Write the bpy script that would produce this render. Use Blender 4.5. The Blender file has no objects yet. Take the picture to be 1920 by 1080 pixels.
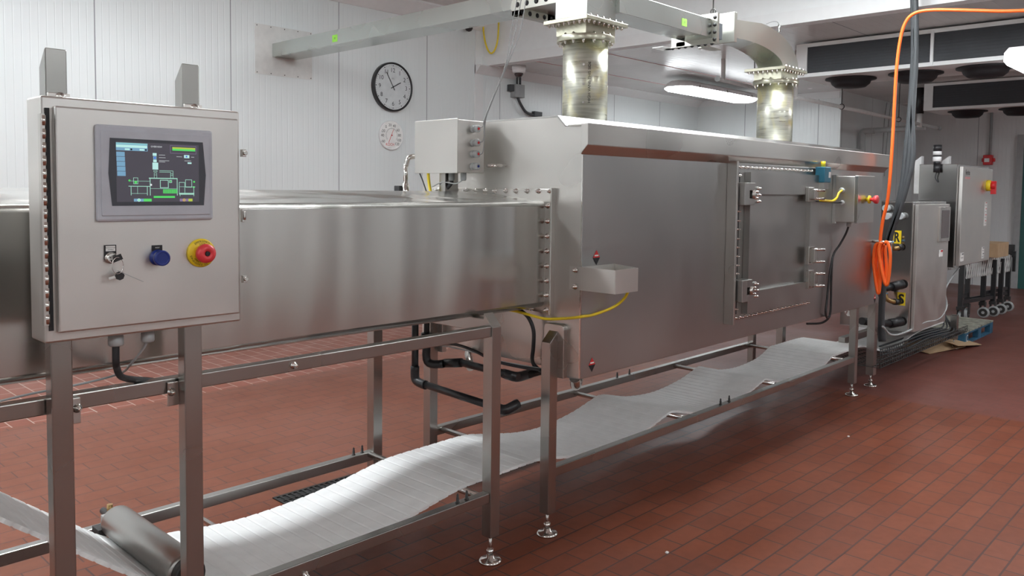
import bpy, math, random
from mathutils import Vector, Matrix
from math import sin, cos, pi, radians, hypot, atan2
random.seed(7)
C = bpy.context.scene.collection

# ---------------------------------------------------------------- camera model
F, CYP, YAW, PIT, ROL, H = 1525.9, 439.6, .811195, -.0557369, .0110374, 1.5
fw = Vector((cos(PIT)*sin(YAW), cos(PIT)*cos(YAW), sin(PIT)))
rt = Vector((cos(YAW), -sin(YAW), 0)); up0 = rt.cross(fw)
RR = rt*cos(ROL)+up0*sin(ROL); UU = -rt*sin(ROL)+up0*cos(ROL)
CAM = Vector((0, 0, H))
def at(px, py, ax, v):
    """the point of the plane x/y/z = v that the photo shows at pixel (px, py)"""
    d = RR*((px-960)/F)-UU*((py-CYP)/F)+fw
    i = 'xyz'.index(ax)
    return CAM+d*((v-CAM[i])/d[i])
cam = bpy.data.cameras.new('camera'); co = bpy.data.objects.new('camera', cam); C.objects.link(co)
M = Matrix((RR, UU, -fw)).transposed().to_4x4(); M.translation = CAM
co.matrix_world = M
cam.sensor_width = 36; cam.lens = 36*F/1920; cam.shift_y = (CYP-540)/1920; cam.clip_start = .05; cam.clip_end = 60
bpy.context.scene.camera = co

# ---------------------------------------------------------------- materials
MATS = {}
def nm(name):
    m = bpy.data.materials.new(name); m.use_nodes = True
    MATS[name] = m
    return m, m.node_tree, m.node_tree.nodes['Principled BSDF']
def lk(t, a, b): t.links.new(a, b)
def node(t, k, **kw):
    n = t.nodes.new(k)
    for a, b in kw.items():
        if a in n.bl_rna.properties.keys(): setattr(n, a, b)
        else: n.inputs[a].default_value = b
    return n
def pos(t, scale=(1, 1, 1)):
    g = node(t, 'ShaderNodeNewGeometry'); m = node(t, 'ShaderNodeVectorMath', operation='MULTIPLY')
    lk(t, g.outputs['Position'], m.inputs[0]); m.inputs[1].default_value = scale
    return m.outputs[0]
def ramp(t, fac, c0, c1, p0=0, p1=1):
    r = node(t, 'ShaderNodeValToRGB'); lk(t, fac, r.inputs[0])
    r.color_ramp.elements[0].position = p0; r.color_ramp.elements[0].color = (*c0, 1)
    r.color_ramp.elements[1].position = p1; r.color_ramp.elements[1].color = (*c1, 1)
    return r.outputs[0]
def mapr(t, fac, a, b, f0=0, f1=1):
    r = node(t, 'ShaderNodeMapRange'); lk(t, fac, r.inputs[0])
    r.inputs[1].default_value = f0; r.inputs[2].default_value = f1; r.inputs[3].default_value = a; r.inputs[4].default_value = b
    return r.outputs[0]
def mixf(t, a, c, f):
    n = node(t, 'ShaderNodeMix', data_type='RGBA'); lk(t, f, n.inputs[0])
    for q, i in ((a, 6), (c, 7)):
        if isinstance(q, tuple): n.inputs[i].default_value = (*q, 1)
        else: lk(t, q, n.inputs[i])
    return n.outputs[2]
def plain(name, col, rough=.5, metal=0, emit=None, es=1, noise=.06, spec=.5):
    m, t, b = nm(name)
    n = node(t, 'ShaderNodeTexNoise', Scale=14, Detail=3); lk(t, pos(t), n.inputs['Vector'])
    c0 = tuple(max(0, c*(1-noise)) for c in col); c1 = tuple(min(1, c*(1+noise)) for c in col)
    lk(t, ramp(t, n.outputs[0], c0, c1, .3, .7), b.inputs['Base Color'])
    b.inputs['Roughness'].default_value = rough; b.inputs['Metallic'].default_value = metal
    b.inputs['Specular IOR Level'].default_value = spec
    if emit: b.inputs['Emission Color'].default_value = (*emit, 1); b.inputs['Emission Strength'].default_value = es
    return m
def steel(name, col=(.60, .58, .55), r0=.24, r1=.42, grain=(3, 3, 90), bump=.04, blot=2.2, wave=0):
    m, t, b = nm(name)
    n1 = node(t, 'ShaderNodeTexNoise', Scale=blot, Detail=1.5); lk(t, pos(t), n1.inputs['Vector'])
    n2 = node(t, 'ShaderNodeTexNoise', Scale=6, Detail=3); lk(t, pos(t, grain), n2.inputs['Vector'])
    mx = node(t, 'ShaderNodeMath', operation='ADD'); lk(t, n1.outputs[0], mx.inputs[0]); mx.inputs[1].default_value = .06
    lk(t, mapr(t, mx.outputs[0], r0, r1, .35, .8), b.inputs['Roughness'])
    c0 = tuple(c*.90 for c in col)
    lk(t, ramp(t, mx.outputs[0], c0, col, .38, .78), b.inputs['Base Color'])
    b.inputs['Metallic'].default_value = 1
    if bump:
        bp = node(t, 'ShaderNodeBump', Strength=bump, Distance=.002); lk(t, n2.outputs[0], bp.inputs['Height']); lk(t, bp.outputs[0], b.inputs['Normal'])
    if wave:                                                       # sheet that is not quite flat
        n3 = node(t, 'ShaderNodeTexNoise', Scale=1, Detail=2); lk(t, pos(t, (2.6, 2.6, .35)), n3.inputs['Vector'])
        bp = node(t, 'ShaderNodeBump', Strength=1, Distance=wave); lk(t, n3.outputs[0], bp.inputs['Height']); lk(t, bp.outputs[0], b.inputs['Normal'])
    return m
steel('steel', bump=0)                                                     # horizontal grain
steel('steel_tunnel', (.64, .63, .60), .20, .28, (6, 6, .6), 0, 1.2, .06)
steel('steel_oven', (.47, .465, .455), .33, .44, (3, 3, 60), 0, 1.6, .02)
steel('steel_post', (.42, .41, .39), .24, .32, (9, 9, 1), 0, 1.5)
steel('steel_brush', (.46, .455, .44), .32, .44, (3, 3, 60), 0, 5)
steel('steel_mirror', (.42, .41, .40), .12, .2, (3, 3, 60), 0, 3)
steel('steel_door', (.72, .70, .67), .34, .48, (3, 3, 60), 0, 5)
steel('chrome', (.75, .73, .70), .10, .2, (5, 5, 5), 0, 5)
steel('chromate', (.55, .54, .43), .26, .38, (8, 8, 30), 0, 4)
steel('alu', (.60, .63, .60), .22, .32, (3, 3, 12), 0, 2)
steel('alu_grey', (.50, .50, .45), .32, .42, (3, 3, 12), 0, 2)
# hand-rubbed yellowish pipe
m, t, b = nm('chromate_pipe')
w = node(t, 'ShaderNodeTexNoise', Scale=3, Detail=6); lk(t, pos(t, (2.5, 2.5, 30)), w.inputs['Vector'])
n = node(t, 'ShaderNodeTexNoise', Scale=7, Detail=5, Distortion=1.2); lk(t, pos(t), n.inputs['Vector'])
lk(t, mixf(t, ramp(t, w.outputs[0], (.47, .47, .40), (.66, .66, .58), .35, .65), (.74, .68, .34), mapr(t, n.outputs[0], 0, .75, .48, .72)), b.inputs['Base Color'])
lk(t, mapr(t, w.outputs[0], .26, .46, .3, .7), b.inputs['Roughness']); b.inputs['Metallic'].default_value = .8
def panel(name, axis, col=(.80, .82, .83), rib=.0585, seam=1.1715, off=0, rough=.32):
    """white ribbed insulated wall panel, a dark joint every panel width"""
    m, t, b = nm(name)
    g = node(t, 'ShaderNodeNewGeometry'); s = node(t, 'ShaderNodeSeparateXYZ'); lk(t, g.outputs['Position'], s.inputs[0])
    def saw(per, o):
        a = node(t, 'ShaderNodeMath', operation='ADD'); lk(t, s.outputs[axis], a.inputs[0]); a.inputs[1].default_value = -o+100*per
        q = node(t, 'ShaderNodeMath', operation='DIVIDE'); lk(t, a.outputs[0], q.inputs[0]); q.inputs[1].default_value = per
        f = node(t, 'ShaderNodeMath', operation='FRACT'); lk(t, q.outputs[0], f.inputs[0])
        p = node(t, 'ShaderNodeMath', operation='PINGPONG'); lk(t, f.outputs[0], p.inputs[0]); p.inputs[1].default_value = .5
        r = node(t, 'ShaderNodeMath', operation='MULTIPLY'); lk(t, p.outputs[0], r.inputs[0]); r.inputs[1].default_value = per
        return r.outputs[0]                                         # metres from the nearest line
    jm = node(t, 'ShaderNodeMath', operation='LESS_THAN'); lk(t, saw(seam, off), jm.inputs[0]); jm.inputs[1].default_value = .005
    rb = mapr(t, saw(rib, off), 0, 1, 0, .006)
    n = node(t, 'ShaderNodeTexNoise', Scale=1.3, Detail=4); lk(t, pos(t, (1, 1, .4)), n.inputs['Vector'])
    base = ramp(t, n.outputs[0], tuple(c*.93 for c in col), col, .3, .7)
    mx = node(t, 'ShaderNodeMix', data_type='RGBA'); lk(t, jm.outputs[0], mx.inputs[0]); lk(t, base, mx.inputs[6]); mx.inputs[7].default_value = (.30, .31, .33, 1)
    lk(t, mx.outputs[2], b.inputs['Base Color'])
    bp = node(t, 'ShaderNodeBump', Strength=.5, Distance=.0025); lk(t, rb, bp.inputs['Height']); lk(t, bp.outputs[0], b.inputs['Normal'])
    lk(t, mapr(t, n.outputs[0], rough-.06, rough+.1), b.inputs['Roughness'])
    return m
panel('wall_x', 0, col=(.76, .80, .80), off=2.495); panel('wall_y', 1, col=(.76, .80, .80), off=.35); panel('wall_dim', 0, col=(.62, .64, .64)); panel('wall_far', 1, col=(.66, .66, .66), off=.2)
panel('ceil_low', 1, col=(.70, .70, .69), rib=.085, seam=2.4, off=.5, rough=.22)
plain('ceil_high', (.74, .74, .73), .5)
plain('white_sheet', (.78, .80, .80), .35, noise=.015); plain('plate_grey', (.66, .66, .64), .4)
plain('trim_white', (.76, .77, .77), .4, noise=.015)

# floor of red quarry bricks: running bond along X; second field turned by 90 degrees with pale joints
m, t, b = nm('floor_brick')
g = node(t, 'ShaderNodeNewGeometry'); s = node(t, 'ShaderNodeSeparateXYZ'); lk(t, g.outputs['Position'], s.inputs[0])
def brick(scale_x, scale_y, ox, oy, rot, joint, jcol, c1, c2):
    mp = node(t, 'ShaderNodeMapping'); lk(t, g.outputs['Position'], mp.inputs[0])
    mp.inputs['Location'].default_value = (ox, oy, 0); mp.inputs['Rotation'].default_value = (0, 0, rot)
    br = node(t, 'ShaderNodeTexBrick', Scale=1); lk(t, mp.outputs[0], br.inputs['Vector'])
    br.inputs['Brick Width'].default_value = scale_x; br.inputs['Row Height'].default_value = scale_y
    br.inputs['Mortar Size'].default_value = joint; br.inputs['Mortar Smooth'].default_value = .2; br.inputs['Bias'].default_value = 0
    br.inputs['Color1'].default_value = (*c1, 1); br.inputs['Color2'].default_value = (*c2, 1); br.inputs['Mortar'].default_value = (*jcol, 1)
    return br
RED1, RED2 = (.150, .040, .019), (.188, .053, .026)
bA = brick(.2046, .1035, .1145+.0, -1.061+2.07, 0, .0042, (.060, .030, .026), RED1, RED2)
bB = brick(.2046, .1165, .10, .03, 0, .0034, (.085, .036, .030), (.178, .055, .028), (.200, .063, .034))
bC = brick(.2246, .124, .05, .02, pi/2, .0042, (.50, .38, .32), (.235, .064, .036), (.26, .074, .043))
bD = brick(.2046, .1035, .02, .05, pi/2, .003, (.12, .06, .05), (.155, .054, .042), (.175, .062, .050))
def step(sock, v, lt=False):
    n = node(t, 'ShaderNodeMath', operation='LESS_THAN' if lt else 'GREATER_THAN'); lk(t, sock, n.inputs[0]); n.inputs[1].default_value = v
    return n.outputs[0]
def mixc(f, a, c, k=2):
    n = node(t, 'ShaderNodeMix', data_type='RGBA'); lk(t, f, n.inputs[0])
    for q, i in ((a, 6), (c, 7)):
        if isinstance(q, tuple): n.inputs[i].default_value = (*q, 1)
        else: lk(t, q, n.inputs[i])
    return n.outputs[2]
fB = step(s.outputs[1], 3.4); fC = step(s.outputs[1], 5.62)
fD0 = step(s.outputs[0], 6.18)
col = mixc(fD0, mixc(fC, mixc(fB, bA.outputs[0], bB.outputs[0]), bC.outputs[0]), bD.outputs[0])
fac = mixc(fD0, mixc(fC, mixc(fB, bA.outputs[1], bB.outputs[1]), bC.outputs[1]), bD.outputs[1])
n1 = node(t, 'ShaderNodeTexNoise', Scale=.9, Detail=5); lk(t, pos(t), n1.inputs['Vector'])
n2 = node(t, 'ShaderNodeTexNoise', Scale=22, Detail=4); lk(t, pos(t), n2.inputs['Vector'])
dirt = mapr(t, n1.outputs[0], 0, .30, .38, .70)
c2 = mixc(dirt, col, (.100, .034, .022))
hs = node(t, 'ShaderNodeHueSaturation'); lk(t, c2, hs.inputs['Color']); lk(t, mapr(t, n2.outputs[0], .82, 1.16), hs.inputs['Value'])
lk(t, hs.outputs[0], b.inputs['Base Color'])
sp = node(t, 'ShaderNodeTexNoise', Scale=2.3, Detail=6); lk(t, pos(t, (1, 2.2, 1)), sp.inputs['Vector'])
wet = mapr(t, sp.outputs[0], 0, 1, .60, .66)
ra = node(t, 'ShaderNodeMath', operation='ADD'); lk(t, mapr(t, n1.outputs[0], .30, .50, .3, .7), ra.inputs[0])
wm = node(t, 'ShaderNodeMath', operation='MULTIPLY'); lk(t, wet, wm.inputs[0]); wm.inputs[1].default_value = 0; lk(t, wm.outputs[0], ra.inputs[1])
lk(t, ra.outputs[0], b.inputs['Roughness'])
b.inputs['Specular IOR Level'].default_value = .35
b.inputs['Specular IOR Level'].default_value = .22
sep = node(t, 'ShaderNodeSeparateColor'); lk(t, fac, sep.inputs[0])
hb = node(t, 'ShaderNodeMath', operation='MULTIPLY_ADD'); lk(t, sep.outputs[0], hb.inputs[0]); hb.inputs[1].default_value = -1; hb.inputs[2].default_value = 0
bp = node(t, 'ShaderNodeBump', Strength=.30, Distance=.003); lk(t, hb.outputs[0], bp.inputs['Height']); lk(t, bp.outputs[0], b.inputs['Normal'])

plain('black_plastic', (.018, .018, .020), .38)
plain('black_rubber', (.022, .022, .024), .5)
plain('dark_iron', (.045, .043, .042), .55, .3)
plain('grey_plastic', (.30, .31, .31), .45)
plain('light_grey', (.42, .44, .44), .4)
plain('hmi_grey', (.50, .52, .57), .42, .1)
plain('hmi_dark', (.06, .065, .08), .25)
plain('belt_white', (.88, .89, .88), .5, noise=.04)
plain('white_paint', (.72, .72, .71), .4)
plain('white_plastic', (.80, .80, .80), .35)
plain('white_paper', (.82, .82, .80), .6)
plain('red', (.62, .02, .025), .35)
plain('estop_red', (.75, .05, .06), .35)
plain('yellow', (.85, .62, .02), .4)
plain('cable_yellow', (.80, .60, .02), .4)
plain('orange', (.95, .14, .015), .45)
plain('blue', (.010, .03, .22), .3)
plain('teal_blue', (.03, .17, .26), .4)
plain('green_tape', (.36, .85, .10), .6)
plain('brass', (.42, .28, .12), .35, .9)
plain('blue_tape', (.25, .5, .75), .5)
plain('cardboard', (.50, .34, .20), .8)
plain('pallet_blue', (.02, .10, .18), .7, noise=.3)
plain('pallet_top', (.30, .30, .25), .75, noise=.35)
plain('door_teal', (.005, .085, .075), .4)
plain('door_frame', (.32, .32, .32), .45)
plain('coil_dark', (.040, .045, .052), .6)
plain('ink', (.012, .012, .014), .6)
plain('ink_red', (.62, .03, .03), .5)
plain('pink', (.62, .30, .30), .6)
plain('glass_dark', (.05, .03, .03), .12)
plain('grate', (.030, .029, .028), .55, .4)
plain('hose_grey', (.055, .06, .065), .55)
m, t, b = nm('lens')
b.inputs['Base Color'].default_value = (.9, .9, .9, 1); b.inputs['Emission Color'].default_value = (.92, .97, 1, 1); b.inputs['Emission Strength'].default_value = 46
m, t, b = nm('lens_soft')
b.inputs['Base Color'].default_value = (.9, .9, .9, 1); b.inputs['Emission Color'].default_value = (.92, .97, 1, 1); b.inputs['Emission Strength'].default_value = 13
m, t, b = nm('lens_dim')
b.inputs['Base Color'].default_value = (.9, .9, .9, 1); b.inputs['Emission Color'].default_value = (.92, .97, 1, 1); b.inputs['Emission Strength'].default_value = 28
def glow(name, col, s=.75): return plain(name, tuple(c*.3 for c in col), .3, emit=col, es=s, noise=.02)
glow('scr_bg', (.055, .05, .065)); glow('scr_cyan', (.22, .50, .55)); glow('scr_pale', (.45, .75, .72)); glow('scr_blue', (.16, .33, .48))
glow('scr_green', (.08, .62, .12)); glow('scr_lime', (.42, .52, .06)); glow('scr_line', (.32, .62, .50)); glow('scr_white', (.65, .7, .72))
glow('scr_amber', (.62, .42, .05)); glow('scr_violet', (.22, .16, .30)); glow('scr_navy', (.05, .15, .6))
def glass(name, tint=(1, 1, 1)):
    m, t, b = nm(name); b.inputs['Transmission Weight'].default_value = 1; b.inputs['Roughness'].default_value = .02; b.inputs['IOR'].default_value = 1.45
    b.inputs['Base Color'].default_value = (*tint, 1); return m
m, t, b = nm('clear')                                             # thin cover glass: mirror share by angle, the rest passes
t.nodes.remove(b); gl = node(t, 'ShaderNodeBsdfGlossy', Roughness=.03); tr = node(t, 'ShaderNodeBsdfTransparent'); fr_ = node(t, 'ShaderNodeFresnel', IOR=1.45); mxs = node(t, 'ShaderNodeMixShader')
lk(t, fr_.outputs[0], mxs.inputs[0]); lk(t, tr.outputs[0], mxs.inputs[1]); lk(t, gl.outputs[0], mxs.inputs[2]); lk(t, mxs.outputs[0], t.nodes['Material Output'].inputs[0])

# ---------------------------------------------------------------- mesh builder
class MB:
    def __init__(s): s.v = []; s.f = []; s.m = []; s.s = []; s.mats = []; s.mat = None
    def use(s, mat):
        if mat not in s.mats: s.mats.append(mat)
        s.mat = s.mats.index(mat); return s
    def add(s, vs, fs, smooth=False):
        o = len(s.v); s.v += [Vector(v) for v in vs]
        for i, f in enumerate(fs):
            s.f.append(tuple(o+k for k in f)); s.m.append(s.mat or 0); s.s.append(smooth if isinstance(smooth, bool) else smooth[i])
        return s
    def box(s, x0, x1, y0, y1, z0, z1):
        x0, x1 = sorted((x0, x1)); y0, y1 = sorted((y0, y1)); z0, z1 = sorted((z0, z1))
        v = [(x, y, z) for z in (z0, z1) for y in (y0, y1) for x in (x0, x1)]
        return s.add(v, [(0, 2, 3, 1), (4, 5, 7, 6), (0, 1, 5, 4), (1, 3, 7, 5), (3, 2, 6, 7), (2, 0, 4, 6)])
    def bar(s, p, q, w, h, upv=(0, 0, 1)):
        p, q = Vector(p), Vector(q); d = (q-p).normalized(); u = Vector(upv)
        if abs(d.dot(u)) > .95: u = Vector((1, 0, 0))
        a = d.cross(u).normalized()*w/2; c = a.cross(d).normalized()*h/2
        v = [o+sa*a+sc*c for o in (p, q) for sa, sc in ((-1, -1), (1, -1), (1, 1), (-1, 1))]
        return s.add(v, [(3, 2, 1, 0), (4, 5, 6, 7), (0, 1, 5, 4), (1, 2, 6, 5), (2, 3, 7, 6), (3, 0, 4, 7)])
    def prism(s, pts, axis, a, b):
        def P(u, w, h): return {'x': (h, u, w), 'y': (u, h, w), 'z': (u, w, h)}[axis]
        n = len(pts); v = [P(u, w, a) for u, w in pts]+[P(u, w, b) for u, w in pts]
        ar = sum(pts[i][0]*pts[(i+1) % n][1]-pts[(i+1) % n][0]*pts[i][1] for i in range(n))
        flip = (ar > 0) ^ (b < a) ^ (axis == 'y')
        fs = [tuple(range(n)), tuple(range(2*n-1, n-1, -1))]+[(i+n, (i+1) % n+n, (i+1) % n, i) for i in range(n)]
        if flip: fs = [f[::-1] for f in fs]
        return s.add(v, fs)
    def cyl(s, p, q, r, n=16, r2=None, caps=True):
        p, q = Vector(p), Vector(q); r2 = r if r2 is None else r2
        d = (q-p).normalized(); u = Vector((0, 0, 1)) if abs(d.z) < .9 else Vector((1, 0, 0))
        a = d.cross(u).normalized(); c = a.cross(d)
        v = [p+(a*cos(2*pi*i/n)+c*sin(2*pi*i/n))*r for i in range(n)]+[q+(a*cos(2*pi*i/n)+c*sin(2*pi*i/n))*r2 for i in range(n)]
        fs = [(i+n, (i+1) % n+n, (i+1) % n, i) for i in range(n)]; sm = [True]*n
        if caps: fs += [tuple(range(n)), tuple(range(2*n-1, n-1, -1))]; sm += [False, False]
        return s.add(v, fs, sm)
    def lathe(s, prof, o, axis, n=24):
        """prof: (radius, height) along the axis from o"""
        o = Vector(o); d = Vector(axis).normalized(); u = Vector((0, 0, 1)) if abs(d.z) < .9 else Vector((1, 0, 0))
        a = d.cross(u).normalized(); c = a.cross(d); v = []; fs = []
        for r, h in prof: v += [o+d*h+(a*cos(2*pi*i/n)+c*sin(2*pi*i/n))*max(r, 1e-5) for i in range(n)]
        for k in range(len(prof)-1):
            fs += [(k*n+i+n, k*n+(i+1) % n+n, k*n+(i+1) % n, k*n+i) for i in range(n)]
        sm = [True]*len(fs); fs += [tuple(range(n)), tuple(range(len(prof)*n-1, (len(prof)-1)*n-1, -1))]; sm += [False]*2
        return s.add(v, fs, sm)
    def tube(s, pts, r, n=8, sub=6, smooth=True):
        P = [Vector(p) for p in pts]
        if smooth and len(P) > 2:
            Q = []; E = [P[0]*2-P[1]]+P+[P[-1]*2-P[-2]]
            for i in range(1, len(E)-2):
                a, b, c, d = E[i-1:i+3]
                for k in range(sub):
                    u = k/sub; Q.append(.5*((2*b)+(c-a)*u+(2*a-5*b+4*c-d)*u*u+(3*b-a-3*c+d)*u**3))
            P = Q+[P[-1]]
        v = []; fs = []; N = None
        for i, p in enumerate(P):
            d = (P[min(i+1, len(P)-1)]-P[max(i-1, 0)]).normalized()
            if N is None:
                u = Vector((0, 0, 1)) if abs(d.z) < .9 else Vector((1, 0, 0)); N = d.cross(u).normalized()
            else: N = (N-d*N.dot(d)).normalized()
            B = N.cross(d)
            v += [p+(N*cos(2*pi*k/n)+B*sin(2*pi*k/n))*r for k in range(n)]
        for i in range(len(P)-1): fs += [(i*n+k+n, i*n+(k+1) % n+n, i*n+(k+1) % n, i*n+k) for k in range(n)]
        sm = [True]*len(fs); fs += [tuple(range(n)), tuple(range(len(P)*n-1, (len(P)-1)*n-1, -1))]; sm += [False]*2
        return s.add(v, fs, sm)
    def text(s, body, o, xd, yd, h=None, w=None, depth=.0006, bold=0):
        """writing centred on o; xd reading direction, yd letter-up direction; letter height h and/or width w in metres"""
        cu = bpy.data.curves.new('t', 'FONT'); cu.body = body; cu.align_x = 'CENTER'; cu.resolution_u = 3; cu.offset = bold
        ob = bpy.data.objects.new('t', cu); me = bpy.data.meshes.new_from_object(ob)
        vs = [v.co.copy() for v in me.vertices]
        if not vs: return s
        x0 = min(v.x for v in vs); x1 = max(v.x for v in vs); y0 = min(v.y for v in vs); y1 = max(v.y for v in vs)
        sy = h/(y1-y0) if h else w/(x1-x0); sx = w/(x1-x0) if w else sy
        o = Vector(o); xd = Vector(xd); yd = Vector(yd); nrm = xd.cross(yd)
        s.add([o+xd*((v.x-(x0+x1)/2)*sx)+yd*((v.y-(y0+y1)/2)*sy)+nrm*depth for v in vs], [tuple(p.vertices) for p in me.polygons])
        bpy.data.objects.remove(ob); bpy.data.curves.remove(cu); bpy.data.meshes.remove(me)
        return s
    def mesh(s, name, origin=(0, 0, 0), mat=None):
        me = bpy.data.meshes.new(name); o = Vector(origin)
        me.from_pydata([v-o for v in s.v], [], s.f)
        for k in (s.mats or [mat]): me.materials.append(MATS[k])
        for p, mi, sm in zip(me.polygons, s.m, s.s): p.material_index = mi; p.use_smooth = sm
        me.validate(); me.update(); return me
    def build(s, name, parent=None, mat=None, bevel=0, origin=None):
        if mat and not s.mats: s.mats = [mat]; s.m = [0]*len(s.f)
        pl = world_loc(parent) if parent else Vector((0, 0, 0))
        if origin is None:
            origin = pl if parent else centre_base(s.v)
        origin = Vector(origin)
        ob = bpy.data.objects.new(name, s.mesh(name, origin)); C.objects.link(ob)
        ob.location = origin-pl if parent else origin
        if parent: ob.parent = parent
        if bevel:
            bm = ob.modifiers.new('bevel', 'BEVEL'); bm.width = bevel; bm.segments = 2; bm.limit_method = 'ANGLE'; bm.angle_limit = radians(35); bm.harden_normals = False
        return ob
def centre_base(vs):
    return Vector(((min(v.x for v in vs)+max(v.x for v in vs))/2, (min(v.y for v in vs)+max(v.y for v in vs))/2, min(v.z for v in vs)))
def world_loc(o):
    l = o.location.copy()
    while o.parent: o = o.parent; l += o.location
    return l
def new(mat=None):
    b = MB()
    if mat: b.use(mat)
    return b
def tag(o, label, cat, group=None, kind=None):
    o['label'] = label; o['category'] = cat
    if group: o['group'] = group
    if kind: o['kind'] = kind
    return o
def thing(name, label, cat, loc, group=None):
    o = bpy.data.objects.new(name, None); C.objects.link(o); o.location = loc; o.empty_display_size = .1
    return tag(o, label, cat, group)
def struct(name, b, bevel=0):
    o = b.build(name, bevel=bevel); o['kind'] = 'structure'; return o
def inst(name, me, loc, parent, rot=None):
    o = bpy.data.objects.new(name, me); C.objects.link(o); o.parent = parent; o.location = Vector(loc)-world_loc(parent)
    if rot: o.rotation_euler = rot
    return o
def lab(o, s): o['label'] = s; return o
X, Y, Z = Vector((1, 0, 0)), Vector((0, 1, 0)), Vector((0, 0, 1))
RX, RY = (X, Z), (-Y, Z)          # writing on faces that look to -Y / to -X

def bolt_mesh(name, d, r=.008, l=.02, mat='chrome'):
    """acorn-nut bolt standing on the origin along d"""
    b = new(mat); d = Vector(d)
    b.lathe([(r*1.5, 0), (r*1.5, r*.25), (r, r*.3), (r, l*.55), (r*.75, l*.6), (r*.75, l*.85), (r*.3, l)], (0, 0, 0), d, 10)
    return b.mesh(name)
BOLT_X = bolt_mesh('bolt', (-1, 0, 0)); BOLT_Y = bolt_mesh('bolt', (0, -1, 0)); BOLT_YS = bolt_mesh('bolt', (0, -1, 0), .006, .022)
BOLT_DN = bolt_mesh('bolt', (0, 0, -1), .007, .016); BOLT_UP = bolt_mesh('bolt', (0, 0, 1), .007, .012)
PIN_UP = bolt_mesh('stud', (0, 0, 1), .006, .035, 'dark_iron')
HOLE = None

# ================================================================ SETTING
WY, SX, WAX, WBY, FX = 7.05, 6.88, 11.81, 4.71, 15.0      # back wall, soffit, alcove end, stepped wall, far wall
ZH, ZL = 3.53, 2.965
XL, YF = -4.2, -4.5
struct('floor', new('floor_brick').box(XL, FX, YF, WY, -.12, 0))
struct('wall_back', new('wall_x').box(XL, WAX+.1, WY, WY+.12, 0, ZH))
struct('wall_left', new('wall_y').box(XL-.12, XL, YF, WY, 0, ZH))
struct('wall_front', new('wall_dim').box(XL, FX, YF-.12, YF, 0, ZH))
struct('wall_alcove', new('wall_y').prism([(WAX, WY), (WAX, WBY), (WAX+.1, WBY+.1), (WAX+.1, WY)], 'z', 0, ZL))
struct('wall_step', new('wall_x').prism([(WAX, WBY), (FX, WBY), (FX, WBY+.1), (WAX+.1, WBY+.1)], 'z', 0, ZL))
struct('wall_right', new('wall_far').box(FX, FX+.12, YF, WBY+.1, 0, ZL+.02))
struct('ceiling_high', new('ceil_high').box(XL, SX, YF, WY, ZH, ZH+.1))
struct('ceiling_low', new('ceil_low').box(SX, FX+.1, YF, WY, ZL, ZL+.1))
struct('wall_soffit', new('white_sheet').box(SX, SX+.12, YF, WY, ZL+.11, ZH+.02))
struct('trim_1', new('trim_white').box(SX-.012, SX+.12, YF, WY-.002, ZL-.004, ZL+.11))
struct('trim_2', new('trim_white').prism([(WY, ZH), (WY, ZH-.16), (WY-.02, ZH-.16), (WY-.16, ZH-.02), (WY-.16, ZH)], 'x', XL, SX))
struct('trim_3', new('trim_white').box(SX-.13, SX, WY-.012, WY, 0, ZH-.16))
struct('trim_4', new('trim_white').prism([(WY, ZL), (WY, ZL-.1), (WY-.012, ZL-.1), (WY-.10, ZL-.01), (WY-.10, ZL)], 'x', SX-.13, WAX))
struct('trim_5', new('trim_white').box(WAX-.01, WAX, WBY+.02, WY, ZL-.1, ZL))
# ceiling joints of the low ceiling (flat sealed strips along X)
b = new('pink')
for y in (6.3, 5.35): b.box(SX, WAX, y, y+.012, ZL-.003, ZL)
b.mats = ['ceil_seam'] if False else b.mats
struct('trim_6', b)
# far door
D0 = at(1912, 262, 'x', FX-.03)
dy, dz = 3.05, 2.36
d = thing('door_1', 'teal roller door in the grey far wall at the right edge', 'door', (FX, dy-.7, 0)); del d['label']; del d['category']; d['kind'] = 'structure'
new('door_frame').prism([(dy, 0), (dy+.09, 0), (dy+.09, dz+.09), (dy-1.7, dz+.09), (dy-1.7, dz), (dy, dz)], 'x', FX-.06, FX).build('door_frame', d)
new('door_teal').box(FX-.035, FX-.005, dy-1.7, dy, .0, dz).build('door_leaf', d)

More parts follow.
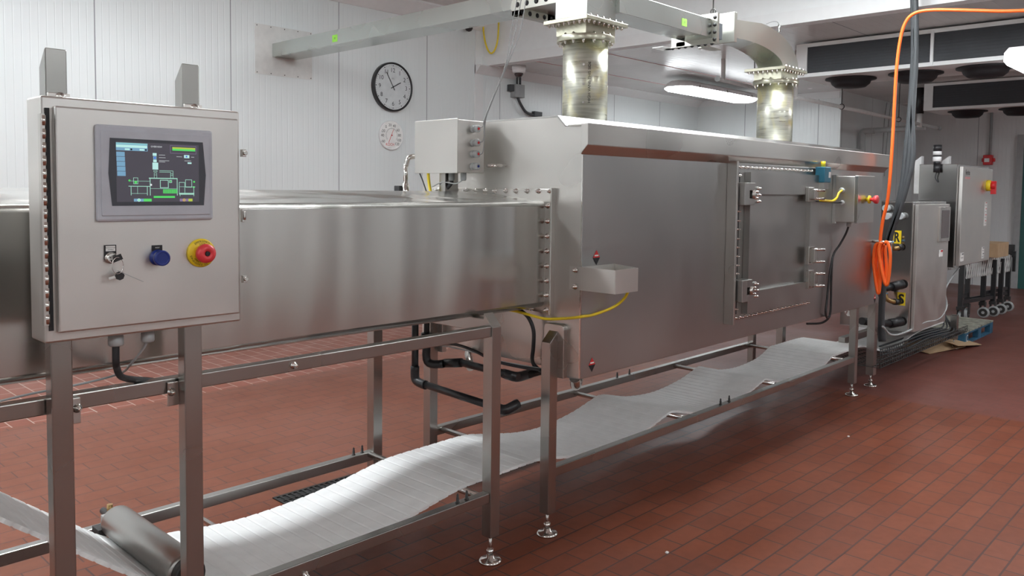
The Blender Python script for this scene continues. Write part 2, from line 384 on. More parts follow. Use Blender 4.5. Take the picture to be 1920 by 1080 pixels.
# ================================================================ CEILING LAMPS
CLIP = new('chrome').box(-.009, .009, -.009, .009, -.02, .025).mesh('clip')
def strip_lamp(loc, L, W, label, along='x', mat='lens', group=None, cut=.55):
    x, y, z = loc
    t = thing('ceiling_lamp', label, 'lamp', (x, y, z), group)
    a, c = (L/2, W/2) if along == 'x' else (W/2, L/2)
    k = min(a, c)*cut
    def ring(s, zz): 
        aa, cc, kk = a*s if a < c else a-(1-s)*k, c*s if c < a else c-(1-s)*k, k
        return [(x-aa+kk, y-cc, zz), (x+aa-kk, y-cc, zz), (x+aa, y-cc+kk, zz), (x+aa, y+cc-kk, zz), (x+aa-kk, y+cc, zz), (x-aa+kk, y+cc, zz), (x-aa, y+cc-kk, zz), (x-aa, y-cc+kk, zz)]
    def shell(zs, mt):
        b = new(mt); v = []
        for s, zz in zs: v += ring(s, zz)
        fs = []
        for r in range(len(zs)-1): fs += [(r*8+i, r*8+(i+1) % 8, r*8+8+(i+1) % 8, r*8+8+i) for i in range(8)]
        fs += [tuple(range(7, -1, -1)), tuple(len(zs)*8-8+i for i in range(8))]
        return b.add(v, fs)
    shell([(1, z+.045), (1, z+.085), (.75, z+.12)], 'white_plastic').build('housing', t)
    shell([(.80, z), (1, z+.03), (1, z+.044)], mat).build('diffuser', t)
    for i in range(3):
        f = (i-1)*.7
        for sgn in (-1, 1):
            if along == 'x': inst('clip', CLIP, (x+a*f, y+sgn*c, z+.05), t)
            else: inst('clip', CLIP, (x+sgn*a, y+c*f, z+.05), t)
    
    if x < SX or z < 2.75:
        top = ZL if x > SX else ZH
        for f in (-.7, .7):
            px_, py_ = (x+a*f, y) if along == 'x' else (x, y+c*f)
            new('dark_iron').cyl((px_, py_, z+.115), (px_, py_, top), .004, 6).build('hanger', t)
    return t
strip_lamp((9.94, 5.70, 2.78), 2.0, .40, 'lit fluorescent lamp under the low ceiling between the two round ducts', 'x', 'lens_soft')
strip_lamp((7.22, 1.345, 2.385), 1.6, .22, 'lit fluorescent lamp cut by the right edge below the cooling units', 'x', 'lens_soft', None, .06)
G = 'fluorescent lamps of the high ceiling'
for i, (x, y) in enumerate([(-1.0, 4.4), (1.7, 4.5), (3.9, 2.75), (5.0, 2.1)]):
    strip_lamp((x, y, 3.36), 1.5, .34, 'unseen fill lamp added under the high ceiling, front and left of the machine line', 'x', 'lens', G)
for i, (x, y) in enumerate([(5.4, -2.6), (2.4, -2.6), (-.4, -2.2), (-2.9, .6), (-2.9, 4.2)]):  # unseen lamps added to brighten the steel fronts, oven end and left wall
    strip_lamp((x, y, 3.30), 1.5, .34, 'unseen fill lamp added under the high ceiling, front and left of the machine line', 'y', 'lens_dim', G)
for i, (x, y) in enumerate([(9.8, -1.2), (12.7, .4)]):
    strip_lamp((x, y, 2.72), 1.5, .34, 'fluorescent lamp under the low ceiling beyond the cooling units', 'x', 'lens_dim', 'fluorescent lamps of the low ceiling')

# ================================================================ INFEED TUNNEL
tun = thing('infeed_tunnel', 'long stainless steel tunnel with rounded edges running into the oven end', 'tunnel', (.8, 2.72, .96))
x0, x1, yf, yb, zb, zt = -1.6, 2.66, 2.33, 3.11, .985, 1.447
def arc(cx, cy, r, a0, a1, n=5): return [(cx+r*cos(radians(a0+(a1-a0)*i/n)), cy+r*sin(radians(a0+(a1-a0)*i/n))) for i in range(n+1)]
prof = arc(yf+.025, zb+.025, .025, 270, 180)+arc(yf+.02, zt-.02, .02, 180, 95)+[(2.72, 1.487)]+arc(yb-.02, zt-.02, .02, 85, 0)+arc(yb-.025, zb+.025, .025, 0, -90)
b = new('steel_tunnel').prism(prof, 'x', x0, x1)
for i in range(len(b.s)): b.s[i] = False
n = len(prof)
for i in range(n):
    if (i < 5) or (6 <= i < 11) or (13 <= i): b.s[2+i] = True
b.build('tunnel_body', tun)
fl = new('steel').prism([(2.294, .962), (2.294, 1.503), (3.15, 1.503), (3.15, .962)], 'x', 2.66, 2.68)
fl.build('flange', tun, bevel=.003)
new('chrome').box(2.652, 2.684, 2.288, 2.296, .955, 1.508).build('flange_lip', tun, bevel=.002)
for px in (821, 839, 857, 874, 892, 911, 929, 949, 968, 989, 1010, 1032):
    p = at(px, 355.5, 'x', 2.66); inst('bolt', BOLT_X, (2.66, p.y, 1.492 if px > 0 else p.z), tun)
for py in (386, 415, 443, 471, 499, 527, 554, 582):
    p = at(1029, py, 'x', 2.66); inst('bolt', BOLT_X, (2.66, 2.314, p.z), tun)
inst('bolt', BOLT_X, (2.66, 2.40, .973), tun)

# ================================================================ FRAMES
def square_post(x, y, z0, z1, w=.05, slope=None, depth=None):
    """square tube with its lower-left-front corner at x, y; slope = (axis, dz) cuts the top"""
    b = new('steel_post'); d = depth or w
    if slope == 'x': b.prism([(x, z0), (x+w, z0), (x+w, z1+.045), (x, z1)], 'y', y, y+d)
    elif slope == 'y': b.prism([(y, z0), (y+d, z0), (y+d, z1+.052), (y, z1)], 'x', x, x+w)
    elif slope == '-y': b.prism([(y, z0), (y+d, z0), (y+d, z1-.045), (y, z1)], 'x', x, x+w)
    else: b.box(x, x+w, y, y+d, z0, z1)
    return b
def foot(x, y, zt, parent):
    b = new('chrome')
    b.lathe([(.046, 0), (.047, .007), (.040, .012), (.016, .018), (.014, .028)], (x, y, 0), Z, 24)
    b.cyl((x, y, .02), (x, y, zt+.01), .007, 10)
    b.cyl((x, y, .034), (x, y, .052), .0155, 6)
    return b.build('foot', parent)
fr = thing('conveyor_stand', 'square-tube stainless frame carrying the infeed tunnel, left of the oven', 'frame', (.9, 2.6, 0))
lg = []
for (x, y, top, sl) in ((2.247, 2.234, .955, 'y'), (2.247, 3.0, .99, None), (-.62, 2.234, .955, 'y'), (-.62, 3.0, .99, None)):
    l = square_post(x, y, .108, top, slope=sl).build('leg', fr, bevel=.0015); foot(x+.025, y+.025, .11, l)
new('steel_post').box(-.62, 2.247, 2.24, 2.28, .918, .960).build('upper_rail', fr, bevel=.003)
new('steel_post').box(-.57, 2.247, 2.24, 2.278, .252, .292).build('lower_rail', fr, bevel=.003)
new('steel_post').box(-.57, 2.25, 3.0, 3.038, .243, .285).build('lower_rail', fr, bevel=.003)
new('steel_post').box(2.25, 2.29, 2.284, 3.0, .93, .985).build('cross_rail', fr, bevel=.003)
new('chrome').cyl((2.225, 2.28, .275), (2.225, 3.0, .275), .014, 12).build('cross_rod', fr)
for x in (1.42,): new('chrome').cyl((x, 2.278, .262), (x, 2.30, .262), .012, 12).cyl((x, 2.30, .212), (x, 3.0, .212), .010, 12).build('cross_rod', fr)
for px, py in ((663, 851), (679, 846)):
    p = at(px, py, 'y', 3.02); inst('stud', PIN_UP, (p.x, 3.02, .285), fr)
for px, py in ((858, 945), (875, 939)):
    p = at(px, py, 'y', 2.26); inst('stud', PIN_UP, (p.x, 2.26, .292), fr)
p = at(551, 685, 'y', 2.24); inst('bolt', BOLT_Y, p, fr)
p = at(573, 1078, 'y', 2.24); inst('bolt', BOLT_Y, p, fr)

# ================================================================ OVEN
ov = thing('microwave_oven', 'large stainless steel industrial microwave oven cabinet with a bolted side door', 'oven', (4.4, 2.65, 0))
OX0, OX1, OYF = 2.682, 6.18, 2.143
prof = [(OYF, .693), (OYF, 1.66), (OYF, 1.772), (2.24, 1.768), (2.285, 1.81), (3.05, 1.81), (3.17, 1.77), (3.17, .76), (3.05, .722), (2.30, .722), (2.215, .690)]
new('steel_oven').prism(prof, 'x', OX0, OX1).build('body', ov, bevel=.004)
new('steel').prism([(a_, max(c_, .70)) for a_, c_ in prof], 'x', OX0-.002, OX0).build('lit_end_skin', ov)  # paler steel skin: reflected brightness of the end face put into its colour
new('steel').prism([(OYF-.001, 1.647), (2.106, 1.686), (2.106, 1.778), (2.215, 1.776), (2.215, 1.768), (OYF-.001, 1.768)], 'x', OX0-.016, OX1+.01).build('roof_fascia', ov, bevel=.003)
new('steel_brush').prism([(2.236, 1.772), (2.283, 1.818), (2.9, 1.818), (2.9, 1.811), (2.29, 1.811), (2.246, 1.769)], 'x', OX0+.0, 6.12).build('roof_plate', ov)
new('chrome').box(OX0-.003, OX0+.002, OYF-.003, OYF+.003, .70, 1.645).build('corner_seam', ov)
# end pad for the leg and legs
for (yy, sl) in ((2.242, 'x'), (3.02, 'x')):
    l = square_post(2.605, yy, .098, .846, slope=sl).build('leg', ov, bevel=.0015); foot(2.63, yy+.025, .10, l)
    pad = new('steel').prism(arc(yy-.012, .90, .02, 180, 90, 4)+arc(yy+.062, .90, .02, 90, 0, 4)+[(yy+.082, .69), (yy-.032, .69)], 'x', 2.655, OX0)
    pad.build('leg_pad', ov, bevel=.002)
for (xx, yy) in ((6.045, 2.246), (6.0, 3.03)):
    l = square_post(xx, yy, .092, .70 if yy < 2.5 else .73).build('leg', ov, bevel=.003); foot(xx+.025, yy+.025, .095, l)
new('steel_post').box(2.655, 6.045, 2.25, 2.29, .252, .294).build('lower_rail', ov, bevel=.003)
new('steel_post').box(2.655, 6.0, 3.03, 3.07, .262, .304).build('lower_rail', ov, bevel=.003)
for xx in (2.70, 3.755, 4.845, 5.93):
    new('chrome').cyl((xx, 2.29, .285), (xx, 3.03, .285), .013, 12).build('cross_rod', ov)
for px in (1157, 1180): inst('stud', PIN_UP, (at(px, 710, 'y', 3.05).x, 3.05, .304), ov)
for px in (1351, 1367): inst('stud', PIN_UP, (at(px, 757, 'y', 2.27).x, 2.27, .294), ov)
for px, py in ((1074, 728), (1588, 595)):                     # steel drain elbows below the floor of the oven
    p = at(px, py, 'y', 2.35)
    new('chrome').tube([(p.x+.10, 2.40, .71), (p.x+.09, 2.39, .64), (p.x+.045, 2.36, .60), (p.x-.005, 2.33, .605), (p.x-.03, 2.315, .64)], .025, 12).build('drain_elbow', ov)
# door -----------------------------------------------------------
def fx(px, py, y=2.12): return at(px, py, 'y', y).x
DF = new('steel_brush')
yA, yB = 2.120, OYF
fx0, fx1, fz0, fz1 = 3.905, 4.955, .802, 1.652
DF.box(fx0, fx1, yA, yB, fz0, fz1)
DF.build('door_frame', ov, bevel=.002)
new('steel').box(fx0-.006, fx0+.012, 2.085, OYF, fz0-.008, fz1+.006).build('frame_rib', ov, bevel=.002)
dr0, dr1, dz0, dz1 = 4.05, 4.94, .838, 1.605
rc = (4.18, 4.815, .957, 1.486)
b = new('steel_brush')
b.box(dr0, rc[0], 2.085, 2.119, dz0, dz1).box(rc[1], dr1, 2.085, 2.119, dz0, dz1).box(rc[0], rc[1], 2.085, 2.119, rc[3], dz1).box(rc[0], rc[1], 2.085, 2.119, dz0, rc[2])
b.box(rc[0], rc[1], 2.112, 2.119, rc[2], rc[3])
door = b.build('door', ov)
for i in range(19):
    inst('bolt', BOLT_YS, (3.952+(4.867-3.952)*i/18, 2.120, 1.630), ov)
for i in range(20):
    inst('bolt', BOLT_YS, (3.942+(4.881-3.942)*i/19, 2.120, .820), ov)
for px, py in ((1384, 329), (1380.5, 396), (1379.5, 414), (1378, 430), (1377, 448), (1376, 464), (1375, 481), (1374.5, 498), (1373.5, 514), (1371.5, 580.5)):
    inst('bolt', BOLT_YS, (3.975, 2.120, at(px, py, 'y', 2.12).z), ov)
new('ink').box(3.985, 3.995, 2.1195, 2.121, .84, 1.60).build('door_gap', ov)
for (pa, pb) in ((342, 385), (527, 569)):
    z1 = at(1376, pa, 'y', 2.08).z; z0 = at(1372, pb, 'y', 2.08).z
    h = new('steel_brush')
    h.box(3.93, 3.985, 2.055, 2.12, z0, z1).box(3.985, 4.045, 2.055, 2.12, z1-.04, z1).box(3.985, 4.045, 2.055, 2.12, z0, z0+.035)
    h.box(4.045, 4.115, 2.066, 2.085, z0+.01, z1-.02)
    hh = h.build('hinge', door, bevel=.002)
    new('steel').cyl((4.03, 2.06, z0+.035), (4.03, 2.06, z1-.04), .014, 12).build('hinge_pin', hh)
    for k in range(5):
        inst('bolt', BOLT_YS, (4.065+(.03 if k % 2 == 0 else 0), 2.066, z1-.03-(z1-z0-.05)*k/4), hh)
for (pa, pb) in ((351, 378), (462, 496), (507, 541)):
    z1 = at(1520, pa, 'y', 2.07).z; z0 = at(1518, pb, 'y', 2.07).z; xx = at(1515, (pa+pb)/2, 'y', 2.07).x
    l = new('steel').box(xx, xx+.075, 2.065, 2.085, z0, z1).box(xx+.012, xx+.06, 2.035, 2.066, z0+.015, z1-.015)
    ll = l.build('latch', door, bevel=.002)
    for zz in (z0+.018, z1-.018): new('chrome').cyl((xx+.02, 2.062, zz), (xx+.085, 2.005, zz), .0085, 10).build('latch_pin', ll)
# sensor in petrol blue with a yellow cap
sz = at(1532, 345, 'y', 2.06); st = at(1532, 312, 'y', 2.06)
sn = new('teal_blue').box(4.925, 5.02, 2.05, 2.11, sz.z+.01, st.z).build('safety_switch', ov, bevel=.004)
lab(sn, 'petrol blue safety switch block')
new('white_paper').box(4.985, 5.012, 2.0485, 2.0505, sz.z+.04, st.z-.03).build('sticker', sn)
new('yellow').cyl((4.97, 2.08, st.z), (4.97, 2.08, st.z+.035), .014, 12).build('switch_cap', sn)
new('chrome').box(4.94, 5.01, 2.06, 2.10, sz.z-.03, sz.z+.012).build('switch_plug', sn)
# warning diamonds
def diamond(px, py, y, w, h, parent, dim=False):
    p = at(px, py, 'y', y); b = new('ink_red'); q = y-.0012
    b.add([(p.x-w/2, q, p.z), (p.x+w/2, q, p.z), (p.x, q, p.z+h/2)], [(0, 1, 2)])
    b.use('ink').add([(p.x+w/2, q, p.z), (p.x-w/2, q, p.z), (p.x, q, p.z-h/2)], [(0, 1, 2)])
    b.use('white_paper').box(p.x-w*.27, p.x+w*.27, q-.0005, q-.0002, p.z+.006, p.z+.012)
    return lab(b.build('warning_sticker', parent), 'red and black diamond warning sticker')
diamond(1118, 483, OYF, .049, .066, ov); diamond(1109.5, 684, OYF, .047, .064, ov)
diamond(1646, 461, OYF, .052, .075, ov); diamond(1640, 560, OYF, .04, .075, ov)
new('chrome').cyl((6.02, OYF, 1.155), (6.02, at(1672, 459, 'x', 6.02).y, 1.15), .011, 10).build('hose_peg', ov)

# holder bin on the oven corner ------------------------------------
bn = thing('steel_bin', 'small open stainless pocket bolted to the near front corner of the oven', 'bin', (2.75, 2.05, 1.08))
A, B_, Cc, Dd = (2.676, 1.96), (2.834, 1.96), (2.915, 2.141), (2.676, 2.141)
b = new('steel_door')
def wall2(p, q, z0, z1, th=.003):
    b.bar((p[0], p[1], (z0+z1)/2), (q[0], q[1], (z0+z1)/2), th, z1-z0)
for p, q in ((A, B_), (B_, Cc), (Cc, Dd)): wall2(p, q, 1.077, 1.175)
wall2(A, (2.676, 2.20), 1.077, 1.175)
b.prism([A, B_, Cc, Dd], 'z', 1.077, 1.080)
b.build('pocket', bn)
for py in (507, 538): inst('bolt', BOLT_X, (2.672, 2.165, at(1080, py, 'x', 2.67).z), bn)

# ================================================================ BELT + ROLLER
path = [(.02, 1.10), (.3, .875), (.584, .645), (.707, .547), (.848, .434), (.927, .373), (1.0, .318), (1.06, .288), (1.13, .274), (1.2, .262), (1.4, .236), (1.55, .228), (1.75, .236), (1.95, .258), (2.1, .284), (2.225, .300), (2.45, .303), (2.67, .303), (2.8, .282), (3.05, .237), (3.26, .228), (3.5, .255), (3.7, .3), (3.79, .305), (4.04, .25), (4.33, .23), (4.62, .258), (4.82, .302), (4.89, .303), (5.1, .25), (5.38, .224), (5.7, .245), (5.91, .303), (6.0, .306), (6.43, .306), (6.6, .285), (6.9, .215), (7.2, .175), (7.4, .19), (7.62, .235), (8.0, .26), (8.6, .26)]
def cr(P, step):
    E = [Vector((*p, 0)) for p in P]; E = [E[0]*2-E[1]]+E+[E[-1]*2-E[-2]]; Q = []
    for i in range(1, len(E)-2):
        a, b2, c, d2 = E[i-1:i+3]; n = max(2, int((c-b2).length/.01))
        for k in range(n):
            u = k/n; Q.append(.5*((2*b2)+(c-a)*u+(2*a-5*b2+4*c-d2)*u*u+(3*b2-a-3*c+d2)*u**3))
    Q.append(E[-2]); out = [Q[0]]; acc = 0
    for i in range(1, len(Q)):
        seg = (Q[i]-Q[i-1]).length
        while acc+seg >= step:
            f = (step-acc)/seg; p = Q[i-1].lerp(Q[i], f); out.append(p); Q[i-1] = p; seg = (Q[i]-p).length; acc = 0
        acc += seg
    return out
Q = cr(path, .0064); b = new('belt_white'); v = []; fs = []
by0, by1 = 2.362, 2.846
for i, p in enumerate(Q):
    d = (Q[min(i+1, len(Q)-1)]-Q[max(i-1, 0)]).normalized(); nx, nz = -d.y, d.x
    g = -.0022 if i % 8 == 0 else .0
    e = .0015 if (i//4) % 2 else 0
    v += [(p.x+nx*g, by0-e, p.y+nz*g), (p.x+nx*g, by1+e, p.y+nz*g), (p.x-nx*(.012+g), by1+e, p.y-nz*(.012+g)), (p.x-nx*(.012+g), by0-e, p.y-nz*(.012+g))]
for i in range(len(Q)-1):
    o = i*4; fs += [(o, o+4, o+5, o+1), (o+1, o+5, o+6, o+2), (o+2, o+6, o+7, o+3), (o+3, o+7, o+4, o)]
fs += [(0, 1, 2, 3), tuple(len(v)-1-k for k in range(4))]
b.add(v, fs)
tag(b.build('conveyor_belt'), 'white modular plastic belt sagging over the rods below the machines', 'belt')
_=0
rl = thing('tension_roller', 'stainless idler roller lying on the white belt at bottom left', 'roller', (1.06, 2.6, .29))
new('steel_post').lathe([(.045, 0), (.052, .006), (.054, .012), (.054, .528), (.052, .534), (.045, .54)], (1.058, 2.33, .346), Y, 32).build('roller_drum', rl)
b = new('dark_iron'); b.lathe([(.044, 0), (.048, .01), (.048, .03)], (1.058, 2.30, .346), Y, 24)
b.use('light_grey').cyl((1.058, 2.298, .346), (1.058, 2.302, .346), .026, 20); b.build('bearing', rl)
b = new('dark_iron').cyl((1.058, 2.87, .346), (1.058, 2.99, .346), .012, 10); b.build('shaft', rl)
b = new('light_grey').box(1.02, 1.075, 2.875, 2.905, .325, .365); b.use('dark_iron').box(1.0, 1.09, 2.87, 2.93, .30, .326)
b.use('brass').cyl((1.045, 2.89, .365), (1.045, 2.89, .40), .010, 8); b.build('bearing', rl)

# ================================================================ OPERATOR PANEL
cp = thing('control_panel', 'stainless operator cabinet with touch screen on two square posts at left', 'control panel', (.82, 2.15, 0))
cx0, cx1, cz0, cz1, cyf, cyb = .586, 1.094, 1.130, 1.702, 2.082, 2.184
q0 = at(75, 178, 'y', 2.082); q1 = at(452, 602, 'y', 2.082); cx0, cz1 = q0.x, q0.z; cx1, cz0 = q1.x, q1.z
new('steel_door').box(cx0, cx1, cyf, cyb, cz0, cz1).build('enclosure', cp, bevel=.005)
dx0 = at(103, 250, 'y', 2.064).x; dx1 = at(447, 250, 'y', 2.064).x; dz1 = at(103, 198, 'y', 2.064).z; dz0 = at(110, 625, 'y', 2.064).z
dr = new('steel_door').box(dx0, dx1, 2.062, 2.0805, dz0, dz1).build('door', cp, bevel=.004)
hg = new('steel').box(dx0-.030, dx0-.020, 2.066, 2.082, dz0+.02, dz1-.02)
hg.build('hinge_strip', dr)
for i in range(16):
    zz = dz0+.035+(dz1-dz0-.07)*i/15
    new('chrome').cyl((dx0-.022, 2.070, zz-.0115), (dx0-.022, 2.070, zz+.0115), .0058, 10).build('hinge_knuckle', dr)
new('ink').box(dx0-.016, dx0-.006, 2.079, 2.0815, dz0+.005, dz1-.005).build('door_gap', dr)
for py, big in ((287, 0), (404, 1), (523, 0)):
    p = at(452, py, 'y', 2.075)
    b = new('chrome')
    if big: b.box(cx1, cx1+.006, 2.07, 2.082, p.z-.018, p.z+.018).cyl((cx1+.004, 2.066, p.z-.012), (cx1+.004, 2.066, p.z+.012), .004, 8)
    else: b.box(cx1-.001, cx1+.010, 2.064, 2.08, p.z-.010, p.z+.010).cyl((cx1+.004, 2.056, p.z), (cx1+.004, 2.066, p.z), .006, 10)
    b.build('latch', cp, bevel=.001)
# posts behind the cabinet, their angled tops and mounting feet
for px, pyt in ((83, 87.5), (340, 117.5)):
    p = at(px, pyt, 'y', 2.188); w = .050
    pst = square_post(p.x, 2.188, .09, p.z, .050, slope='-y', depth=.044).build('post', cp, bevel=.003)
    foot(p.x+.025, 2.21, .10, pst)
    tf = new('steel_door').box(p.x+.002, p.x+.052, 2.176, 2.186, cz1-.004, cz1+.018).build('mounting_foot', cp, bevel=.002)
    inst('bolt', BOLT_Y, (p.x+.030, 2.176, cz1+.008), tf)
    sgn = 1 if px < 200 else -1
    bx = p.x+.05 if sgn > 0 else p.x-.030
    tb = new('steel').box(bx, bx+.030, 2.228, 2.236, .885, .952).build('clamp_tab', cp, bevel=.002)
    inst('bolt', BOLT_Y, (bx+.015+.006*sgn, 2.228, .925), tb)
# touch screen
ys = 2.046
def S(u, v, y=ys): return at(180+u/5.683, 230+v/5.683, 'y', y)
a, c = S(0, 8, 2.050), S(1250, 1050, 2.050)
hx0, hz1, hx1, hz0 = at(179, 233, 'y', 2.05).x, at(179, 232, 'y', 2.05).z, at(399, 246, 'y', 2.05).x, at(400, 412, 'y', 2.05).z
scr = new('hmi_grey').box(hx0, hx1, 2.050, 2.062, hz0, hz1).build('touch_screen', dr, bevel=.007)
lab(scr, 'grey framed touch screen showing a machine diagram')
W_, H_ = hx1-hx0, hz1-hz0
gx = lambda f: hx0+W_*f
gz = lambda f: hz1-H_*f
new('hmi_grey').box(gx(.035), gx(.965), 2.0475, 2.051, gz(.94), gz(.06)).build('screen_plate', scr, bevel=.003)
new('hmi_dark').add([(gx(.105), 2.0468, gz(.135)), (gx(.90), 2.0468, gz(.135)), (gx(.925), 2.0468, gz(.5)), (gx(.905), 2.0468, gz(.835)), (gx(.115), 2.0468, gz(.835)), (gx(.09), 2.0468, gz(.5))], [(0, 1, 2, 3, 4, 5)]).build('screen_mask', scr)
# picture on the screen; u, v in a 1000 x 740 grid over the lit area
ux0, ux1, vz0, vz1 = gx(.152), gx(.86), gz(.795), gz(.168)
def UX(u): return ux0+(ux1-ux0)*u/1000
def VZ(v): return vz1-(vz1-vz0)*v/740
b = new('scr_bg'); b.add([(ux0, 2.0462, vz1), (ux1, 2.0462, vz1), (ux1, 2.0462, vz0), (ux0, 2.0462, vz0)], [(0, 1, 2, 3)])
LAY = [0]
def R(mat, u0, v0, u1, v1):
    LAY[0] += 1; y = 2.0460-LAY[0]*.000004
    b.use(mat).add([(UX(u0), y, VZ(v0)), (UX(u1), y, VZ(v0)), (UX(u1), y, VZ(v1)), (UX(u0), y, VZ(v1))], [(0, 1, 2, 3)])
def LN(mat, pts, w=5):
    for (ua, va), (ub, vb) in zip(pts, pts[1:]):
        R(mat, min(ua, ub)-w/2, min(va, vb)-w/2, max(ua, ub)+w/2, max(va, vb)+w/2)
def rect(mat, u0, v0, u1, v1, w=5): LN(mat, [(u0, v0), (u1, v0), (u1, v1), (u0, v1), (u0, v0)], w)
def disc(mat, u, v, r, n=16):
    LAY[0] += 1; y = 2.0460-LAY[0]*.000004
    b.use(mat).add([(UX(u)+r*cos(2*pi*k/n), y, VZ(v)-r*sin(2*pi*k/n)) for k in range(n)], [tuple(range(n))])
def T(mat, s, u, v, h):
    b.use(mat).text(s, (UX(u), 2.0452, VZ(v)), X, Z, h=h)
R('scr_blue', 0, 12, 365, 108); R('scr_cyan', 0, 12, 365, 32); R('scr_pale', 0, 38, 360, 70); R('scr_pale', 100, 80, 155, 102); R('scr_pale', 270, 80, 325, 102); R('ink', 165, 80, 185, 102); R('ink', 335, 80, 355, 102)
T('scr_white', 'OVERVIEW', 470, 45, .0040)
rect('scr_violet', 640, 20, 965, 118, 4); R('scr_lime', 665, 40, 955, 60); R('scr_green', 665, 60, 955, 84)
for k in range(5): R('scr_blue', 2+k*2, 125+k*60, 98+k*2, 180+k*60)
R('scr_pale', 425, 125, 472, 160); R('scr_blue', 430, 165, 470, 205); R('scr_navy', 440, 172, 462, 196); R('scr_pale', 430, 208, 472, 240); R('scr_pale', 420, 245, 490, 332)
for u, v, w in ((500, 145, 75), (500, 178, 80), (500, 215, 125), (500, 232, 75), (715, 158, 70), (900, 158, 40), (815, 208, 85)): R('scr_white', u, v, u+w, v+4)
R('scr_pale', 810, 135, 878, 175); R('scr_navy', 832, 145, 852, 165); R('scr_pale', 855, 228, 905, 248)
L = 'scr_line'
rect(L, 435, 345, 475, 360, 4); rect(L, 440, 375, 470, 400, 4); LN(L, [(440, 400), (440, 435)], 4); LN(L, [(470, 400), (470, 435)], 4)
LN(L, [(505, 345), (670, 345), (670, 435)], 5); LN(L, [(505, 362), (640, 362), (640, 435)], 5); rect(L, 640, 380, 668, 400, 4)
R(L, 375, 436, 725, 448); LN(L, [(390, 450), (390, 655)], 8); LN(L, [(720, 450), (720, 655)], 8); LN(L, [(390, 572), (720, 572)], 4)
rect(L, 512, 465, 610, 560, 8); rect(L, 625, 465, 652, 495, 6); R('scr_green', 632, 470, 646, 488)
LN(L, [(140, 480), (390, 480)], 4); LN(L, [(140, 545), (390, 545)], 8); rect(L, 195, 440, 245, 515, 5); R('scr_green', 205, 480, 235, 510)
LN(L, [(165, 550), (165, 655)], 7); LN(L, [(355, 550), (355, 655)], 7); LN(L, [(240, 550), (240, 640)], 4); LN(L, [(165, 635), (355, 635)], 4)
R('scr_green', 545, 580, 720, 632)
for k in range(11): R('scr_bg', 556+k*15, 582, 560+k*15, 630)
R('scr_green', 430, 665, 690, 690)
disc('scr_green', 147, 475, .0026); disc('scr_white', 400, 525, .0026); disc('scr_green', 935, 480, .0026); disc('scr_green', 930, 550, .0026)
rect(L, 745, 490, 815, 640, 6); rect(L, 825, 455, 905, 550, 6); LN(L, [(745, 545), (950, 545)], 4); R('scr_line', 745, 625, 935, 648); LN(L, [(755, 640), (755, 665)], 6); LN(L, [(930, 560), (930, 665)], 6)
R('scr_blue', 195, 700, 310, 765-30); R('scr_green', 310, 700, 405, 735); disc('scr_pale', 255, 717, .0040); R('scr_green', 250, 708, 260, 727)
R('scr_violet', 750, 700, 860, 735); R('scr_lime', 860, 700, 912, 735); disc('scr_amber', 805, 717, .0038); disc('scr_violet', 805, 717, .0018)
b.build('screen_picture', scr)
# key switch
yp = 2.062
k0 = at(206, 470, 'y', yp)
ks = new('ink').box(k0.x-.0135, k0.x+.0135, 2.058, yp, k0.z-.022, k0.z+.014).build('key_switch', dr)
new('white_paper').box(k0.x-.011, k0.x+.011, 2.0572, 2.058, k0.z-.001, k0.z+.012).build('name_plate', ks)
b = new('ink').text('PRODUCTION', (k0.x, 2.0570, k0.z+.0075), X, Z, h=.0026); b.text('ENABLE', (k0.x, 2.0570, k0.z+.0028), X, Z, h=.0026); b.build('writing', ks)
kz = k0.z-.017
new('chrome').lathe([(.014, 0), (.014, .004), (.011, .006), (.011, .012)], (k0.x, 2.058, kz), -Y, 20).build('lock_barrel', ks)
b = new('black_plastic'); b.bar((k0.x-.002, 2.040, kz-.004), (k0.x+.018, 2.036, kz+.004), .004, .014); b.use('chrome').box(k0.x-.003, k0.x+.003, 2.038, 2.047, kz-.004, kz+.004); b.build('key', ks)
ring = [(k0.x+.008+.013*cos(a2), 2.036, kz-.018+.020*sin(a2)) for a2 in [2*pi*i/14 for i in range(15)]]
new('chrome').tube(ring, .0009, 6, 3).build('key_ring', ks)
b = new('black_plastic').lathe([(.011, 0), (.011, .004)], (k0.x+.013, 2.040, kz-.043), -Y, 8); b.use('chrome').bar((k0.x+.008, 2.038, kz-.044), (k0.x-.013, 2.037, kz-.048), .0016, .006); b.build('spare_key', ks)
new('light_grey').tube([(k0.x+.008, 2.037, kz-.030), (k0.x+.03, 2.035, kz-.042), (k0.x+.07, 2.04, kz-.062)], .0008, 5).build('tie_wrap', ks)
# blue push button
p = at(294, 470, 'y', yp)
bb = new('ink').box(p.x-.0125, p.x+.0125, 2.058, yp, p.z-.025, p.z+.014).build('button_plate', dr)
new('white_paper').text('RESET', (p.x, 2.0578, p.z+.008), X, Z, h=.003).build('writing', bb)
p2 = at(296, 482, 'y', 2.04)
pb = new('blue').lathe([(.020, .0), (.020, .006), (.014, .008), (.014, .020), (.0195, .021), (.0195, .032), (.015, .034), (.014, .031)], (p.x, 2.060, p.z-.017), -Y, 28).build('push_button', dr)
lab(pb, 'dark blue mushroom button')
